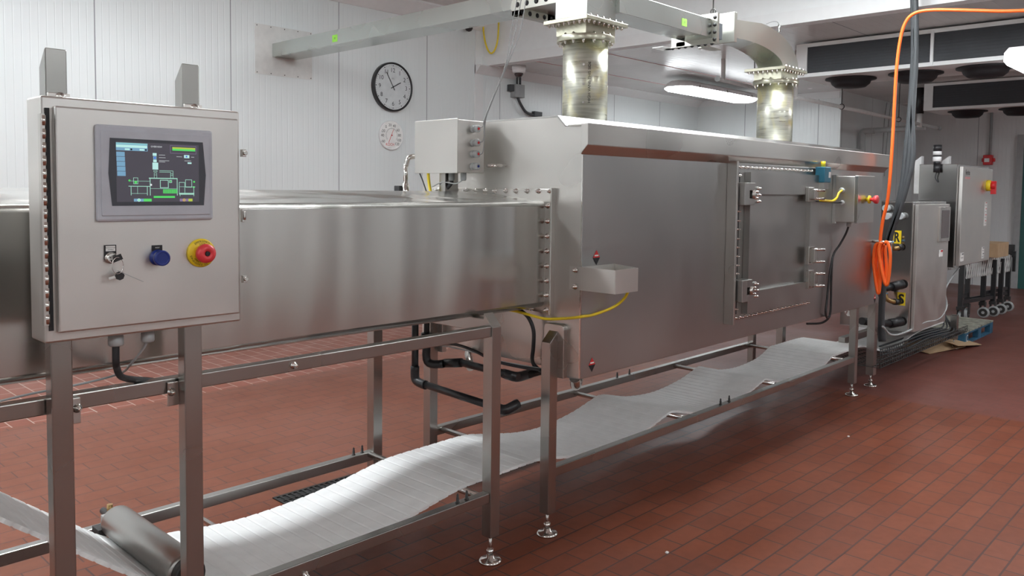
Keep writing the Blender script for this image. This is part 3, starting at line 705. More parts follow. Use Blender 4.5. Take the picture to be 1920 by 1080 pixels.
# emergency stop
e = at(376, 474, 'y', yp)
es = new('yellow').lathe([(.0375, 0), (.0375, .006), (.033, .009), (.015, .010)], (e.x, 2.062, e.z), -Y, 40).build('emergency_stop', dr)
lab(es, 'yellow disc with red mushroom head')
new('estop_red').lathe([(.011, 0), (.011, .012), (.0235, .013), (.0250, .020), (.0240, .030), (.016, .034), (.008, .034), (.006, .028)], (e.x, 2.054, e.z), -Y, 36).build('stop_button', es)
new('ink').cyl((e.x, 2.0195, e.z), (e.x, 2.024, e.z), .006, 16).build('button_core', es)
b = new('ink')
def ringtext(s, r, a0, da, cx, cz, y, h, flip=1):
    for i, ch in enumerate(s):
        if ch == ' ': continue
        a = radians(a0-da*i)*1.0; rd = X*cos(a)+Z*sin(a); tg = X*sin(a)-Z*cos(a)
        b.text(ch, (cx+cos(a)*r, y, cz+sin(a)*r), tg*flip, rd*flip, h=h)
ringtext('EMERGENCY', .031, 126, 9, e.x, e.z, 2.0530-.001, .0048)
ringtext('STOP', .0245, 105, 10, e.x, e.z, 2.0520, .0042)
ringtext('ARRET', .0245, 215, -10, e.x, e.z, 2.0520, .0042, -1)
ringtext("D'URGENCE", .031, 195, -9, e.x, e.z, 2.0520, .0048, -1)
ringtext('DE', .031, 285, -9, e.x, e.z, 2.0520, .0048, -1)
b.build('writing', es)
# glands and their cables
for px, big in ((217, 1), (277, 0)):
    p = at(px, 628, 'y', 2.13); r = .0185 if big else .0165
    gl = new('light_grey').lathe([(r*.8, 0), (r*.8, .008), (r, .009), (r, .030), (r*.85, .034)], (p.x, 2.13, cz0), -Z, 12).build('cable_gland', cp)
p = at(217, 650, 'y', 2.13)
new('black_rubber').tube([(p.x, 2.13, cz0-.03), (p.x, 2.13, cz0-.075), at(219, 690, 'y', 2.15), at(226, 705, 'y', 2.18), at(245, 711, 'y', 2.24), at(285, 714, 'y', 2.29), at(330, 720, 'y', 2.33)], .0088, 10).build('cable', cp)
p = at(277, 640, 'y', 2.13)
lab(new('light_grey').tube([(p.x, 2.13, cz0-.03), at(268, 655, 'y', 2.14), at(245, 683, 'y', 2.18), at(225, 700, 'y', 2.26), at(160, 718, 'y', 2.31), at(60, 738, 'y', 2.31), at(0, 752, 'y', 2.31)], .0032, 8).build('cable', cp), 'thin grey cable')

# ================================================================ JUNCTION BOX BEHIND THE TUNNEL
jb = thing('junction_box', 'plain stainless junction box with four side glands above the tunnel end', 'junction box', (2.53, 2.8, 1.49))
jx0, jx1, jy0, jy1, jz0, jz1 = 2.45, 2.615, 2.665, 2.95, 1.571, 1.806
new('steel_door').box(jx0, jx1, jy0, jy1, jz0, jz1).build('box', jb, bevel=.003)
new('steel').box(jx0-.004, jx0, jy0-.003, jy1+.003, jz0-.003, jz1+.003).build('lid', jb, bevel=.001)
for i, zz in enumerate((1.767, 1.705, 1.655, 1.600)):
    gl = new('light_grey').lathe([(.017, 0), (.017, .006), (.012, .008), (.012, .018), (.0165, .019), (.0165, .036), (.013, .040), (.007, .040), (.006, .034)], (2.542, jy0, zz), -Y, 14).build('cable_gland', jb)
    new('red' if i < 3 else 'blue').cyl((2.542, jy0-.041, zz), (2.542, jy0-.036, zz), .0055, 10).build('plug', gl)
for px in (849, 858): pass
for yy in (2.70, 2.78):
    new('grey_plastic').lathe([(.014, 0), (.014, .03), (.011, .036)], (2.52, yy, jz0), -Z, 12).build('cable_gland', jb)
new('black_rubber').tube([(2.52, 2.78, jz0-.03), (2.52, 2.785, 1.52), (2.51, 2.84, 1.475), (2.49, 2.90, 1.45)], .009, 8).build('cable', jb)
new('cable_yellow').tube([(2.47, 2.885, jz0), (2.47, 2.88, 1.53), (2.47, 2.86, 1.45)], .007, 8).build('cable', jb)
lab(jb.children[-1], 'yellow cable')
new('steel_post').box(2.50, 2.58, 2.80, 2.84, 1.44, jz0).build('bracket', jb)
new('hose_grey').tube([(2.455, 2.93, jz0), (2.46, 2.91, 1.53), (2.47, 2.89, 1.47)], .003, 6).build('cable', jb)
new('light_grey').tube([(2.52, 2.70, jz0-.03), (2.51, 2.74, 1.522), (2.50, 2.82, 1.528), (2.48, 2.87, 1.505)], .003, 6).build('cable', jb)
p = at(915, 310, 'x', 2.60)
new('chrome').cyl((2.58, jy0-.055, 1.603), (2.68, jy0-.075, 1.608), .008, 10).build('connector', jb)
# solenoid valve standing beyond the box
p = at(784, 330, 'x', 2.40)
sv = thing('valve', 'small steel valve with black coil behind the tunnel below the junction box', 'valve', (2.43, 3.0, 1.44))
b = new('chrome').cyl((2.43, 3.0, 1.44), (2.43, 3.0, 1.52), .017, 12).cyl((2.43, 3.0, 1.52), (2.43, 3.0, 1.61), .011, 12); b.tube([(2.43, 3.0, 1.60), (2.44, 2.99, 1.64), (2.48, 2.975, 1.65)], .012, 10); b.build('valve_body', sv)
new('black_plastic').box(2.40, 2.425, 3.01, 3.05, 1.45, 1.51).build('coil', sv, bevel=.003)
# thin sensor wires rising to the ceiling
b = new('grey_plastic')
for i, (z0, tx) in enumerate(((1.767, 967), (1.705, 972), (1.655, 978))):
    b.tube([(2.542, jy0-.03, z0), (2.555, jy0-.055, z0+.012), at(907+i*1.5, 228, 'y', 2.60), at(919+i, 195, 'y', 2.6), at(947+i*1.5, 125, 'y', 2.6), at(tx-9+i*3, 60, 'y', 2.6), at(tx+2+i*3, 0, 'y', 2.6), at(tx+12+i*3, -60, 'y', 2.6), Vector((at(tx+12+i*3, -60, 'y', 2.6).x, 2.6, ZH))], .0022, 6)
tag(b.build('sensor_wires'), 'three thin grey sensor wires rising from the junction box glands to the ceiling', 'wires')

# ================================================================ YELLOW CABLE, BLACK PIPES
b = new('cable_yellow').tube([at(1178, 546, 'y', 2.06), at(1170, 560, 'y', 2.08), at(1150, 576, 'y', 2.11), at(1113, 590, 'y', 2.132), at(1095, 593, 'y', 2.128), at(1086, 594.5, 'x', 2.664), at(1062, 597, 'x', 2.664), at(1025, 598, 'x', 2.655), at(998, 592, 'x', 2.62), at(965, 583, 'x', 2.60), at(940, 580, 'x', 2.58)], .0062, 10)
tag(b.build('yellow_cable'), 'yellow cable looping from the steel bin back under the tunnel', 'cable')
b = new('black_rubber').tube([at(965, 576, 'x', 2.63), at(988, 592, 'x', 2.63), at(1000, 618, 'x', 2.64), at(1000, 650, 'x', 2.645), at(998, 675, 'x', 2.645), at(1005, 688, 'x', 2.645), at(1020, 696, 'x', 2.70), at(1060, 700, 'x', 2.80)], .009, 10)
tag(b.build('black_cable'), 'black cable hanging in an S below the tunnel flange', 'cable')
pp = thing('drain_pipe', 'black plastic pipe dropping from the tunnel then running level toward the front leg', 'pipe', (2.45, 2.9, .56))
new('black_plastic').cyl((2.45, 2.95, .62), (2.45, 2.95, .99), .0165, 16).cyl((2.45, 2.91, .585), (2.45, 2.39, .565), .0165, 16).build('pipe_run', pp)
b = new('black_plastic').tube([(2.45, 2.95, .66), (2.45, 2.95, .61), (2.45, 2.935, .590), (2.45, 2.90, .583), (2.45, 2.87, .582)], .021, 14, 3); b.build('elbow', pp)
b = new('black_plastic').tube([(2.45, 2.42, .566), (2.45, 2.38, .564), (2.46, 2.355, .566), (2.52, 2.35, .58)], .022, 14, 3); b.build('elbow', pp)
pq = thing('drain_pipe', 'black plastic pipe with a tee and union running low across the oven end', 'pipe', (2.5, 2.7, .6))
new('black_plastic').cyl((2.50, 2.925, .70), (2.50, 2.925, .985), .014, 16).cyl((2.50, 2.925, .785), (2.50, 2.925, .815), .027, 16).build('pipe_run', pq)
new('black_plastic').tube([(2.50, 2.925, .76), (2.50, 2.925, .69), (2.51, 2.90, .668), (2.54, 2.85, .672)], .020, 14, 3).build('elbow', pq)
new('black_plastic').cyl((2.54, 2.86, .672), (2.56, 2.76, .69), .015, 14).build('pipe_run', pq)
new('black_plastic').cyl(at(834, 681, 'x', 2.55), at(865, 680, 'x', 2.55), .021, 16).build('tee', pq)
p0 = at(862, 679, 'x', 2.55); p1 = at(972, 707, 'x', 2.58)
new('black_plastic').cyl(p0, p1, .017, 16).build('pipe_run', pq)
new('black_plastic').tube([at(945, 700, 'x', 2.58), at(963, 706, 'x', 2.58), at(975, 706, 'x', 2.62), at(995, 700, 'x', 2.72)], .022, 14, 3).build('elbow', pq)
new('black_plastic').cyl(at(985, 704, 'x', 2.66), at(1040, 690, 'y', 2.42), .016, 14).build('pipe_run', pq)
b = new('black_rubber').tube([at(800, 640, 'x', 2.5), at(850, 645, 'x', 2.5), at(890, 658, 'x', 2.5), at(925, 676, 'x', 2.52), at(975, 688, 'x', 2.58), at(1015, 694, 'x', 2.63)], .007, 8)
b.use('light_grey').tube([at(800, 643, 'x', 2.51), at(850, 652, 'x', 2.51), at(890, 661, 'x', 2.51), at(925, 674, 'x', 2.53), at(975, 684, 'x', 2.59), at(1015, 691, 'x', 2.64)], .003, 6)
tag(b.build('cable_bundle'), 'black and grey cables tied together, sagging behind the two front legs', 'cables')
new_p = at(842, 640, 'x', 2.68)
b = new('chrome').tube([(2.66, 2.80, .74), (2.655, 2.80, .70), (2.65, 2.785, .665), (2.63, 2.76, .655)], .019, 12, 4)
b.build('drain_elbow', ov)

# ================================================================ DUCTS
def duct_round(x, y, r, label, zf=2.262, mat='chromate_pipe', txt=False):
    t = thing('round_duct', label, 'duct', (x, y, 1.81))
    new(mat).cyl((x, y, 1.812), (x, y, zf), r, 48).build('pipe', t)
    new('chromate').lathe([(r*1.28, 0), (r*1.28, .030)], (x, y, zf-.012), Z, 48).build('round_flange', t, bevel=.002)
    s = r*1.33
    new('chromate').box(x-s*.78, x+s*.78, y-s*.62, y+s*.62, zf+.018, zf+.075).build('neck', t)
    new('chromate').box(x-s*1.10, x+s*1.10, y-s*.92, y+s*.92, zf+.074, zf+.094).build('square_flange', t, bevel=.002)
    for i in range(16):
        a = 2*pi*(i+.5)/16; inst('bolt', BOLT_DN, (x+cos(a)*r*1.15, y+sin(a)*r*1.15, zf-.012), t)
        inst('bolt', BOLT_UP, (x+cos(a)*r*1.15, y+sin(a)*r*1.15, zf+.018), t)
    for i in range(8):
        f = -1+2*(i+.5)/8
        inst('bolt', BOLT_DN, (x+s*f, y-s*.82, zf+.074), t); inst('bolt', BOLT_DN, (x-s*1.0, y+s*f*.85, zf+.074), t)
    for i in range(6):
        f = -1+2*(i+.5)/6; inst('bolt', BOLT_UP, (x+s*f, y-s*.84, zf+.094), t)
    return t
d1 = duct_round(3.325, 2.65, .116, 'yellowish round metal duct lettered down its side, nearer of two', 2.262)
p = at(1107, 148, 'y', 2.54)
dirc = Vector((p.x-3.325, p.y-2.65, 0)).normalized(); tangent = Vector((-dirc.y, dirc.x, 0))
if tangent.dot(RR) < 0: tangent = -tangent
b = new('ink'); cc = Vector((3.325, 2.65, 0))+dirc*.1168
b.text('HIGH VANE THIS SIDE', (cc.x, cc.y, at(1107, 153, 'y', 2.545).z), Z, -tangent, w=.205, h=.0135, depth=.0008)
b.build('lettering', d1)
for py in (118, 155, 190):
    q = cc-tangent*.030; q = Vector((3.325, 2.65, 0))+(q-Vector((3.325, 2.65, 0))).normalized()*.116
    q.z = at(1098, py, 'y', 2.545).z; nrm = Vector((q.x-3.325, q.y-2.65, 0)).normalized()
    new('chrome').cyl(q, q+nrm*.005, .0055, 12).build('rivet', d1)
d2 = duct_round(5.475, 2.65, .122, 'plain yellowish round duct under the curved elbow, farther of two', 2.262)
# upright square guide on the near duct
ug = new('alu')
ug.box(3.325-.125, 3.325+.110, 2.65-.105, 2.65+.10, 2.356, 3.0)
u = ug.build('square_duct', d1, bevel=.002)
# horizontal guide along X with end flange, and flange lattice bars
hg = thing('square_duct', 'horizontal rectangular metal duct bridging from the lettered duct toward the elbow', 'duct', (3.95, 2.62, 2.41))
gy0, gy1, gz0, gz1 = 2.520, 2.705, 2.410, 2.520
new('alu').box(3.436, 4.36, gy0, gy1, gz0, gz1).build('duct_body', hg, bevel=.0015)
def lattice(x, sgn, par, w=.022):
    """rectangular flange made of drilled angle bars around the guide"""
    b = new('alu_grey'); o = .035
    b.box(x, x+w*sgn, gy0-o, gy0, gz0-o, gz1+o).box(x, x+w*sgn, gy1, gy1+o+.06, gz0-o, gz1+o)
    b.box(x, x+w*sgn, gy0, gy1+.06, gz0-o, gz0).box(x, x+w*sgn, gy0, gy1+.06, gz1, gz1+o)
    b.box(x, x-.045*sgn, gy0-o, gy1+.12, gz0-o-.004, gz0-o)
    f = b.build('flange', par)
    for i in range(7): inst('bolt', bolt_h, (x-.0225*sgn, gy0-.015+i*.045, gz0-o-.004), f)
    for i in range(4): inst('bolt', bolt_x2 if sgn > 0 else bolt_x3, (x if sgn > 0 else x, gy0-.018, gz0-.01+i*.043), f)
    return f
bolt_h = bolt_mesh('bolt', (0, 0, -1), .008, .008, 'ink'); bolt_x2 = bolt_mesh('bolt', (-1, 0, 0), .008, .008, 'dark_iron'); bolt_x3 = bolt_mesh('bolt', (1, 0, 0), .008, .008, 'dark_iron')
lattice(4.36, 1, hg)
new('white_sheet').box(4.24, 4.36, 2.78, 2.86, gz0-.039, gz0-.035).build('flange_tab', hg)
p = at(1338, 18, 'y', 2.6)
new('dark_iron').cyl((4.385, 2.53, gz1+.04), (4.385, 2.53, ZH), .004, 8).build('hanger_rod', hg)
new('dark_iron').tube([(4.385, 2.53+.016*sin(a), gz1+.05+.016*cos(a)) for a in [2*pi*i/10 for i in range(11)]], .004, 6, 2).build('hanger_hook', hg)
new('coil_dark').box(4.382, 4.50, gy0+.01, gy1-.01, gz0+.01, gz1-.006).build('bellows', hg)
# elbow
el = thing('duct_elbow', 'curved rectangular metal duct elbow turning down onto the far round duct', 'duct', (5.3, 2.62, 2.36))
b = new('alu_grey'); ring_o = []; ring_i = []
ex1 = 5.475+.115; ctr = (5.02, 2.372); Ro, Ri = ex1-5.02, .0
cz_ = 2.372
N = 16; yo0, yo1 = 2.54, 2.725
outer = [(4.52, gz1+.012)]+[(4.98+(ex1-4.98)*sin(radians(90*i/N)), 2.375+(gz1+.012+.02-2.375)*cos(radians(90*i/N))) for i in range(N+1)]+[(ex1, 2.357)]
inner = [(4.52, gz0)]+[(4.98+(5.36-4.98)*sin(radians(90*i/N)), 2.36+(gz0-2.36)*cos(radians(90*i/N))+0) for i in range(N+1)]+[(5.36, 2.357)]
outer = [(4.62, 2.565)]+[(5.02+(5.59-5.02)*sin(radians(90*i/N)), 2.36+(2.600-2.36)*cos(radians(90*i/N))) for i in range(N+1)]
inner = [(4.62, 2.455)]+[(4.84+(5.35-4.84)*sin(radians(90*i/N)), 2.357+(2.465-2.357)*cos(radians(90*i/N))) for i in range(N+1)]
k = len(outer); v = [(x, y, z) for y in (yo0, yo1) for x, z in outer+inner]
fs = []; mt = []
for i in range(k-1):
    fs.append((i, i+1, k+i+1, k+i)); o = 2*k; fs.append((o+k+i, o+k+i+1, o+i+1, o+i))
b.add(v, fs); b.use('alu'); o0 = len(b.f)
b.add(v, [(i+1, i, 2*k+i, 2*k+i+1) for i in range(k-1)]+[(k+i, k+i+1, 3*k+i+1, 3*k+i) for i in range(k-1)], True)
b.build('elbow_body', el)
f = new('alu_grey').box(4.60, 4.635, yo0-.035, yo1+.035, 2.42, 2.602).build('flange', el, bevel=.002)
for i in range(4): inst('bolt', bolt_x3, (4.635, yo0-.015, 2.445+i*.045), f)
new('alu_grey').box(4.635, 4.80, yo1-.02, yo1+.05, 2.415, 2.42).build('flange_tab', el)
q = at(1461, 52, 'y', 2.62)
b = new('alu').cyl(q-Z*.03, q+Z*.02, .009, 10); b.use('hose_grey').tube([q+Z*.02, at(1457, 41, 'y', 2.62), at(1448, 41, 'y', 2.62), at(1437, 45, 'y', 2.62)], .0015, 5); b.build('probe', el)
b = new('black_plastic').cyl((5.63, 2.60, 2.36), (5.72, 2.58, 2.365), .022, 12); b.build('sensor_head', el)
# long duct out of the back wall
ld = thing('square_duct', 'long rectangular metal duct coming out of the white back wall at upper left', 'duct', (4.2, 5.4, 2.73))
new('alu').box(4.084, 4.336, 3.86, WY-.01, 2.727, 2.853).build('duct_body', ld, bevel=.0015)
b = new('alu_grey')
b.box(4.04, 4.42, 3.80, 3.86, 2.67, 2.725).box(4.04, 4.082, 3.80, 3.86, 2.67, 2.92).box(4.338, 4.42, 3.80, 3.86, 2.67, 2.92).box(4.04, 4.42, 3.80, 3.86, 2.855, 2.92)
fl = b.build('flange', ld, bevel=.002)
b = new('alu_grey').box(4.05, 4.42, 3.2, 3.80, 2.72, 2.95); b.build('end_box', ld, bevel=.002)
bar = new('alu_grey').box(4.03, 4.05, 3.2, 3.86, 2.70, 2.76).build('angle_bar', ld)
for i in range(6): inst('bolt', bolt_mesh('bolt', (-1, 0, 0), .012, .004, 'ink'), (4.03, 3.80-i*.085, 2.735), bar)
for i in range(5): inst('bolt', bolt_mesh('bolt', (0, -1, 0), .011, .004, 'ink'), (4.08+i*.075, 3.80, 2.695), fl)
new('alu').box(3.215, 4.05, 2.75, 3.35, 3.0, 3.12).build('return_duct', ld)
new('alu').box(3.9, 4.30, 3.25, 3.45, 2.9, 3.12).build('return_duct', ld)
new('alu').box(3.215, 3.42, 2.56, 2.80, 3.0, 3.12).build('return_duct', ld)
wp = new('plate_grey').box(3.905, 4.52, WY-.006, WY, 2.555, 3.02)
tag(wp.build('wall_plate'), 'pale sheet metal plate on the back wall around the long duct', 'plate')
wpo = bpy.data.objects['wall_plate']
for i in range(5):
    for zz in (2.57, 3.005): inst('rivet', bolt_mesh('rivet', (0, -1, 0), .0035, .003, 'dark_iron'), (3.925+i*.145, WY-.006, zz), wpo)
def tape(px, py, ax, v, w, h, label, par):
    p = at(px, py, ax, v); b = new('green_tape')
    if ax == 'x': b.box(v-.0015, v, p.y-w/2, p.y+w/2, p.z-h/2, p.z+h/2); b.use('ink').text('M', (v-.002, p.y, p.z), -Y, Z, h=h*.3, depth=.0006)
    else: b.box(p.x-w/2, p.x+w/2, v-.0015, v, p.z-h/2, p.z+h/2); b.use('ink').text('M', (p.x, v-.002, p.z), X, Z, h=h*.3, depth=.0006)
    lab(b.build('tape_patch', par), label)
tape(628, 72, 'x', 4.084, .075, .06, 'bright green square of tape', ld)
tape(1283, 42, 'y', gy0, .052, .042, 'bright green square of tape', hg)

# ================================================================ CLOCK AND THERMOMETER
cxk, czk, RK = 5.503, 2.581, .262
ck = thing('wall_clock', 'round white wall clock with black rim, hands near five to two', 'clock', (cxk, WY, czk-RK))
new('black_plastic').lathe([(RK, 0), (RK, .045), (RK*.985, .052), (RK*.93, .05), (RK*.925, .035)], (cxk, WY-.001, czk), -Y, 64).build('clock_rim', ck)
new('white_plastic').cyl((cxk, WY-.038, czk), (cxk, WY-.034, czk), RK*.93, 64).build('dial', ck)
b = new('ink'); yk = WY-.0385
for i in range(60):
    a = 2*pi*i/60; r1 = RK*.86
    if i % 5 == 0: b.cyl((cxk+sin(a)*r1, yk, czk+cos(a)*r1), (cxk+sin(a)*r1, yk-.0006, czk+cos(a)*r1), .0065, 8)
    else: b.bar((cxk+sin(a)*RK*.835, yk, czk+cos(a)*RK*.835), (cxk+sin(a)*RK*.885, yk, czk+cos(a)*RK*.885), .0016, .001, (0, 1, 0))
for h in range(1, 13):
    a = 2*pi*h/12; b.text(str(h), (cxk+sin(a)*RK*.68, yk, czk+cos(a)*RK*.68), X, Z, h=.045)
b.text('ITC', (cxk, yk, czk+.088), X, Z, h=.015)
b.build('numerals', ck)
def hand(ang, l0, l1, w, y, name):
    a = radians(ang); new('ink').bar((cxk-sin(a)*l0, y, czk-cos(a)*l0), (cxk+sin(a)*l1, y, czk+cos(a)*l1), w, .002, (0, 1, 0)).build(name, ck)
hand(329, .04, .175, .007, WY-.041, 'minute_hand'); hand(62, .035, .115, .008, WY-.0435, 'hour_hand')
new('ink').cyl((cxk, WY-.037, czk), (cxk, WY-.044, czk), .007, 12).build('hand_hub', ck)
new('clear').add([(cxk+RK*.93*cos(2*pi*i/48), WY-.049, czk+RK*.93*sin(2*pi*i/48)) for i in range(48)], [tuple(range(48))]).build('cover_glass', ck)
txk, tzk, TK = 5.494, 2.064, .157
tm = thing('wall_thermometer', 'small round dial thermometer with red needle below the wall clock', 'thermometer', (txk, WY, tzk-TK))
new('white_plastic').lathe([(TK, 0), (TK, .028), (TK*.96, .033), (TK*.95, .026)], (txk, WY-.001, tzk), -Y, 48).build('case', tm)
new('white_paper').cyl((txk, WY-.029, tzk), (txk, WY-.027, tzk), TK*.95, 48).build('dial', tm)
b = new('ink'); yt = WY-.0295
for s, u, v in (('-60', 205, 888), ('-40', 197, 828), ('-20', 207, 783), ('0', 237, 742), ('20', 277, 725), ('40', 320, 735), ('60', 358, 778), ('80', 373, 830), ('100', 370, 880), ('120', 350, 918)):
    p = at(680+u/5.4, 100+v/5.4, 'y', yt); b.text(s, (p.x, yt, p.z), X, Z, h=.029)
for i in range(41):
    a = radians(-125+250*i/40); b.bar((txk+sin(a)*TK*.44, yt, tzk+cos(a)*TK*.44), (txk+sin(a)*TK*.52, yt, tzk+cos(a)*TK*.52), .0015, .001, (0, 1, 0))
p = at(680+270/5.4, 100+957/5.4, 'y', yt); b.text('INDOOR OUTDOOR', (p.x, yt, p.z), X, Z, w=.06)
b.use('ink_red'); p = at(680+277/5.4, 100+922/5.4, 'y', yt); b.text('KOCH', (p.x, yt, p.z), X, Z, w=.108, h=.030)
b.build('numerals', tm)
p = at(680+262/5.4, 100+905/5.4, 'y', yt); q = at(680+312/5.4, 100+770/5.4, 'y', yt)
new('ink_red').bar((p.x, yt-.003, p.z), (q.x, yt-.003, q.z), .004, .0015, (0, 1, 0)).cyl((txk, yt, tzk), (txk, yt-.005, tzk), .007, 12).build('needle', tm)

# ================================================================ CCTV, WALL BOX, YELLOW LOOP, SMALL DOME
p = at(973, 124, 'z', ZL)
cv = thing('security_camera', 'white dome security camera under the low ceiling beside the lettered duct', 'camera', (p.x, p.y, ZL-.12))
new('white_plastic').lathe([(.085, 0), (.085, .03), (.075, .075), (.055, .085)], (p.x, p.y, ZL), -Z, 32).build('dome_base', cv)
new('glass_dark').lathe([(.055, .0), (.052, .02), (.036, .042), (.001, .052)], (p.x, p.y, ZL-.083), -Z, 24).build('dome_glass', cv)
p = at(971, 171, 'y', WY-.05)
wb = thing('wall_box', 'dark grey electrical wall box with curved conduit below the dome camera', 'electrical box', (p.x, WY, p.z-.09))
new('grey_plastic').box(p.x-.085, p.x+.085, WY-.09, WY, p.z-.08, p.z+.08).build('box', wb, bevel=.004)
MATS['grey_plastic'].node_tree.nodes['Principled BSDF']
new('hose_grey').box(p.x-.15, p.x-.085, WY-.07, WY-.01, p.z-.01, p.z+.07).build('side_box', wb, bevel=.003)
new('hose_grey').cyl((p.x-.005, WY-.04, p.z+.08), (p.x-.005, WY-.04, p.z+.25), .012, 10).cyl((p.x+.05, WY-.04, p.z+.08), (p.x+.05, WY-.04, p.z+.25), .014, 10).build('conduit', wb)
new('hose_grey').tube([(p.x, WY-.05, p.z-.08), at(976, 195, 'y', WY-.05), at(986, 210, 'y', WY-.05), at(1000, 216, 'y', WY-.05), at(1012, 216, 'y', WY-.05)], .018, 12).build('conduit', wb)
p = at(1007, 214, 'y', WY-.05); new('hose_grey').bar(at(1000, 213, 'y', WY-.05), at(1014, 215, 'y', WY-.05), .05, .06).build('fitting', wb)
pts = [at(906, 45, 'x', SX-.05), at(908, 70, 'x', SX-.05), at(914, 92, 'x', SX-.05), at(921, 100, 'x', SX-.05), at(928, 93, 'x', SX-.05), at(933, 75, 'x', SX-.05), at(935, 45, 'x', SX-.05), at(936, 5, 'x', SX-.05)]
pts = [at(906, 5, 'x', SX-.05)]+pts
tag(new('cable_yellow').tube(pts, .010, 10).build('yellow_cable'), 'loop of yellow cable hanging in front of the white soffit', 'cable')
p = at(877, 56, 'y', WY-.06)
db = thing('ceiling_sensor', 'small black dome sensor on the back wall just below the long duct', 'sensor', (p.x, WY, p.z-.04))
new('black_plastic').lathe([(.045, 0), (.045, .02), (.03, .045), (.001, .055)], (p.x, WY-.08, p.z+.03), -Z, 16).build('dome_glass', db)
new('dark_iron').box(p.x-.03, p.x+.05, WY-.09, WY, p.z+.03, p.z+.045).build('bracket', db)

# ================================================================ EVAPORATORS
def cooler(x, y1, y0, z0, z1, dx, fans, label, seam):
    t = thing('cooling_unit', label, 'air cooler', (x+dx/2, (y0+y1)/2, z0))
    new('white_sheet').box(x+.004, x+dx, y0, y1, z0, z1).build('casing', t, bevel=.003)
    new('white_sheet').box(x-.02, x+.004, y0, y1, z0, z0+.035).box(x-.02, x+.004, y0, y1, z1-.035, z1).box(x-.02, x+.004, y1-.11, y1, z0+.035, z1-.035).build('casing_lip', t)
    c = new('coil_dark').box(x-.008, x+.003, y0, y1-.11, z0+.035, z1-.035)
    c.use('hose_grey')
    for i in range(9): c.box(x-.012, x-.008, y0, y1-.11, z0+.05+(z1-z0-.08)*i/9, z0+.052+(z1-z0-.08)*i/9)
    c.build('coil_face', t)
    if seam: new('white_sheet').box(x-.03, x-.008, seam-.012, seam+.012, z0+.005, z1-.005).build('divider', t)
    for fy in fans:
        new('ink').lathe([(.235, 0), (.235, .012), (.19, .02), (.175, .055), (.14, .085), (.03, .095)], (x+.34, fy, z0), -Z, 32).build('fan_guard', t)
    return t
cooler(7.8, 3.56, -.6, 2.622, 2.945, .75, (3.16, 2.56, 1.98, 1.3), 'nearer white ceiling cooling unit with long dark coil and black fans beneath', at(1748, 80, 'x', 7.78).y)
cooler(11.7, 3.56, .4, 2.600, 2.955, .75, (3.12, 2.52, 1.9), 'farther white ceiling cooling unit half hidden under the nearer one', None)

# ================================================================ PIPES OVER THE OVEN
wpi = thing('water_pipe', 'white plastic pipe hung along the cooling units with two rod hangers', 'pipe', (8.5, 3.9, 2.3))
yy = 3.75
pr = at(1492, 182, 'y', yy); pe = at(1757, 240, 'y', yy)
new('white_paint').cyl(pr, pe, .022, 12).cyl(pr, (pr.x, yy, ZL), .022, 12).build('pipe_run', wpi)
new('light_grey').cyl(pe-X*.0, pe+X*.14, .026, 12).build('end_cap', wpi)
for px, py in ((1578, 200), (1685, 224)):
    q = at(px, py, 'y', yy); h = new('dark_iron').cyl((q.x, yy, q.z+.03), (q.x, yy, ZL), .005, 8)
    h.tube([(q.x, yy+.03*sin(a), q.z+.03*cos(a)) for a in [2*pi*i/12 for i in range(13)]], .005, 6, 2); h.build('hanger', wpi)
q = at(1724, 232, 'y', yy)
b = new('black_plastic').cyl((q.x, yy, q.z+.14), (q.x, yy, ZL), .05, 14); b.cyl((q.x, yy, q.z+.36), (q.x+.0, yy-.3, q.z+.36), .045, 14)
b.build('insulated_pipe', wpi)
new('white_paint').cyl((q.x, yy, q.z-.05), (q.x, yy, q.z+.14), .035, 14).build('reducer', wpi)
KX = 12.4*4.64/at(1617, 252, 'x', 12.4).y
wl = thing('water_pipe', 'grey pipe running level then dropping against the wall behind the oven end', 'pipe', (10.8, 4.6, 1.6))
b = new('light_grey').tube([at(1617, 300, 'x', KX), at(1617, 252, 'x', KX), at(1622, 246, 'x', KX), at(1640, 245, 'x', KX)], .045, 10, 5)
b.tube([at(1625, 245.5, 'x', KX), at(1735, 239, 'x', KX)], .04, 10, 1, False); b.build('pipe_run', wl)
cp1 = thing('white_pipe', 'white pipe with a tee below the low ceiling left of the far duct', 'pipe', (8, 5, 2.6))
b = new('white_paint')
b.cyl(at(1226, -6, 'y', 4.6), at(1372, 50, 'y', 4.6), .024, 12)
b.cyl(at(1357, 60, 'y', 4.6), at(1356, 150, 'y', 4.6), .024, 12)
b.cyl(at(1345, 148, 'y', 4.6), at(1420, 166, 'y', 4.6), .022, 12)
b.build('pipe_run', cp1)
new('light_grey').cyl(at(1345, 148, 'y', 4.58), at(1345, 148, 'y', 4.52), .03, 12).build('pipe_plug', cp1)
new('dark_iron').cyl(at(1415, 80, 'y', 3.4), at(1415, 158, 'y', 3.4), .006, 8).build('hanger_rod', cp1)
# thin wires in the corner behind the pipe
b = new('light_grey')
for a_, c_ in ((1658, 1654), (1666, 1660)): b.tube([at(a_+5, 192, 'y', WBY-.05), at(a_, 230, 'y', WBY-.05), at(c_, 300, 'y', WBY-.05), at(c_-2, 330, 'y', WBY-.05)], .008, 6)
tag(b.build('wall_conduits'), 'two thin conduits running down the stepped wall behind the orange hose', 'conduit')

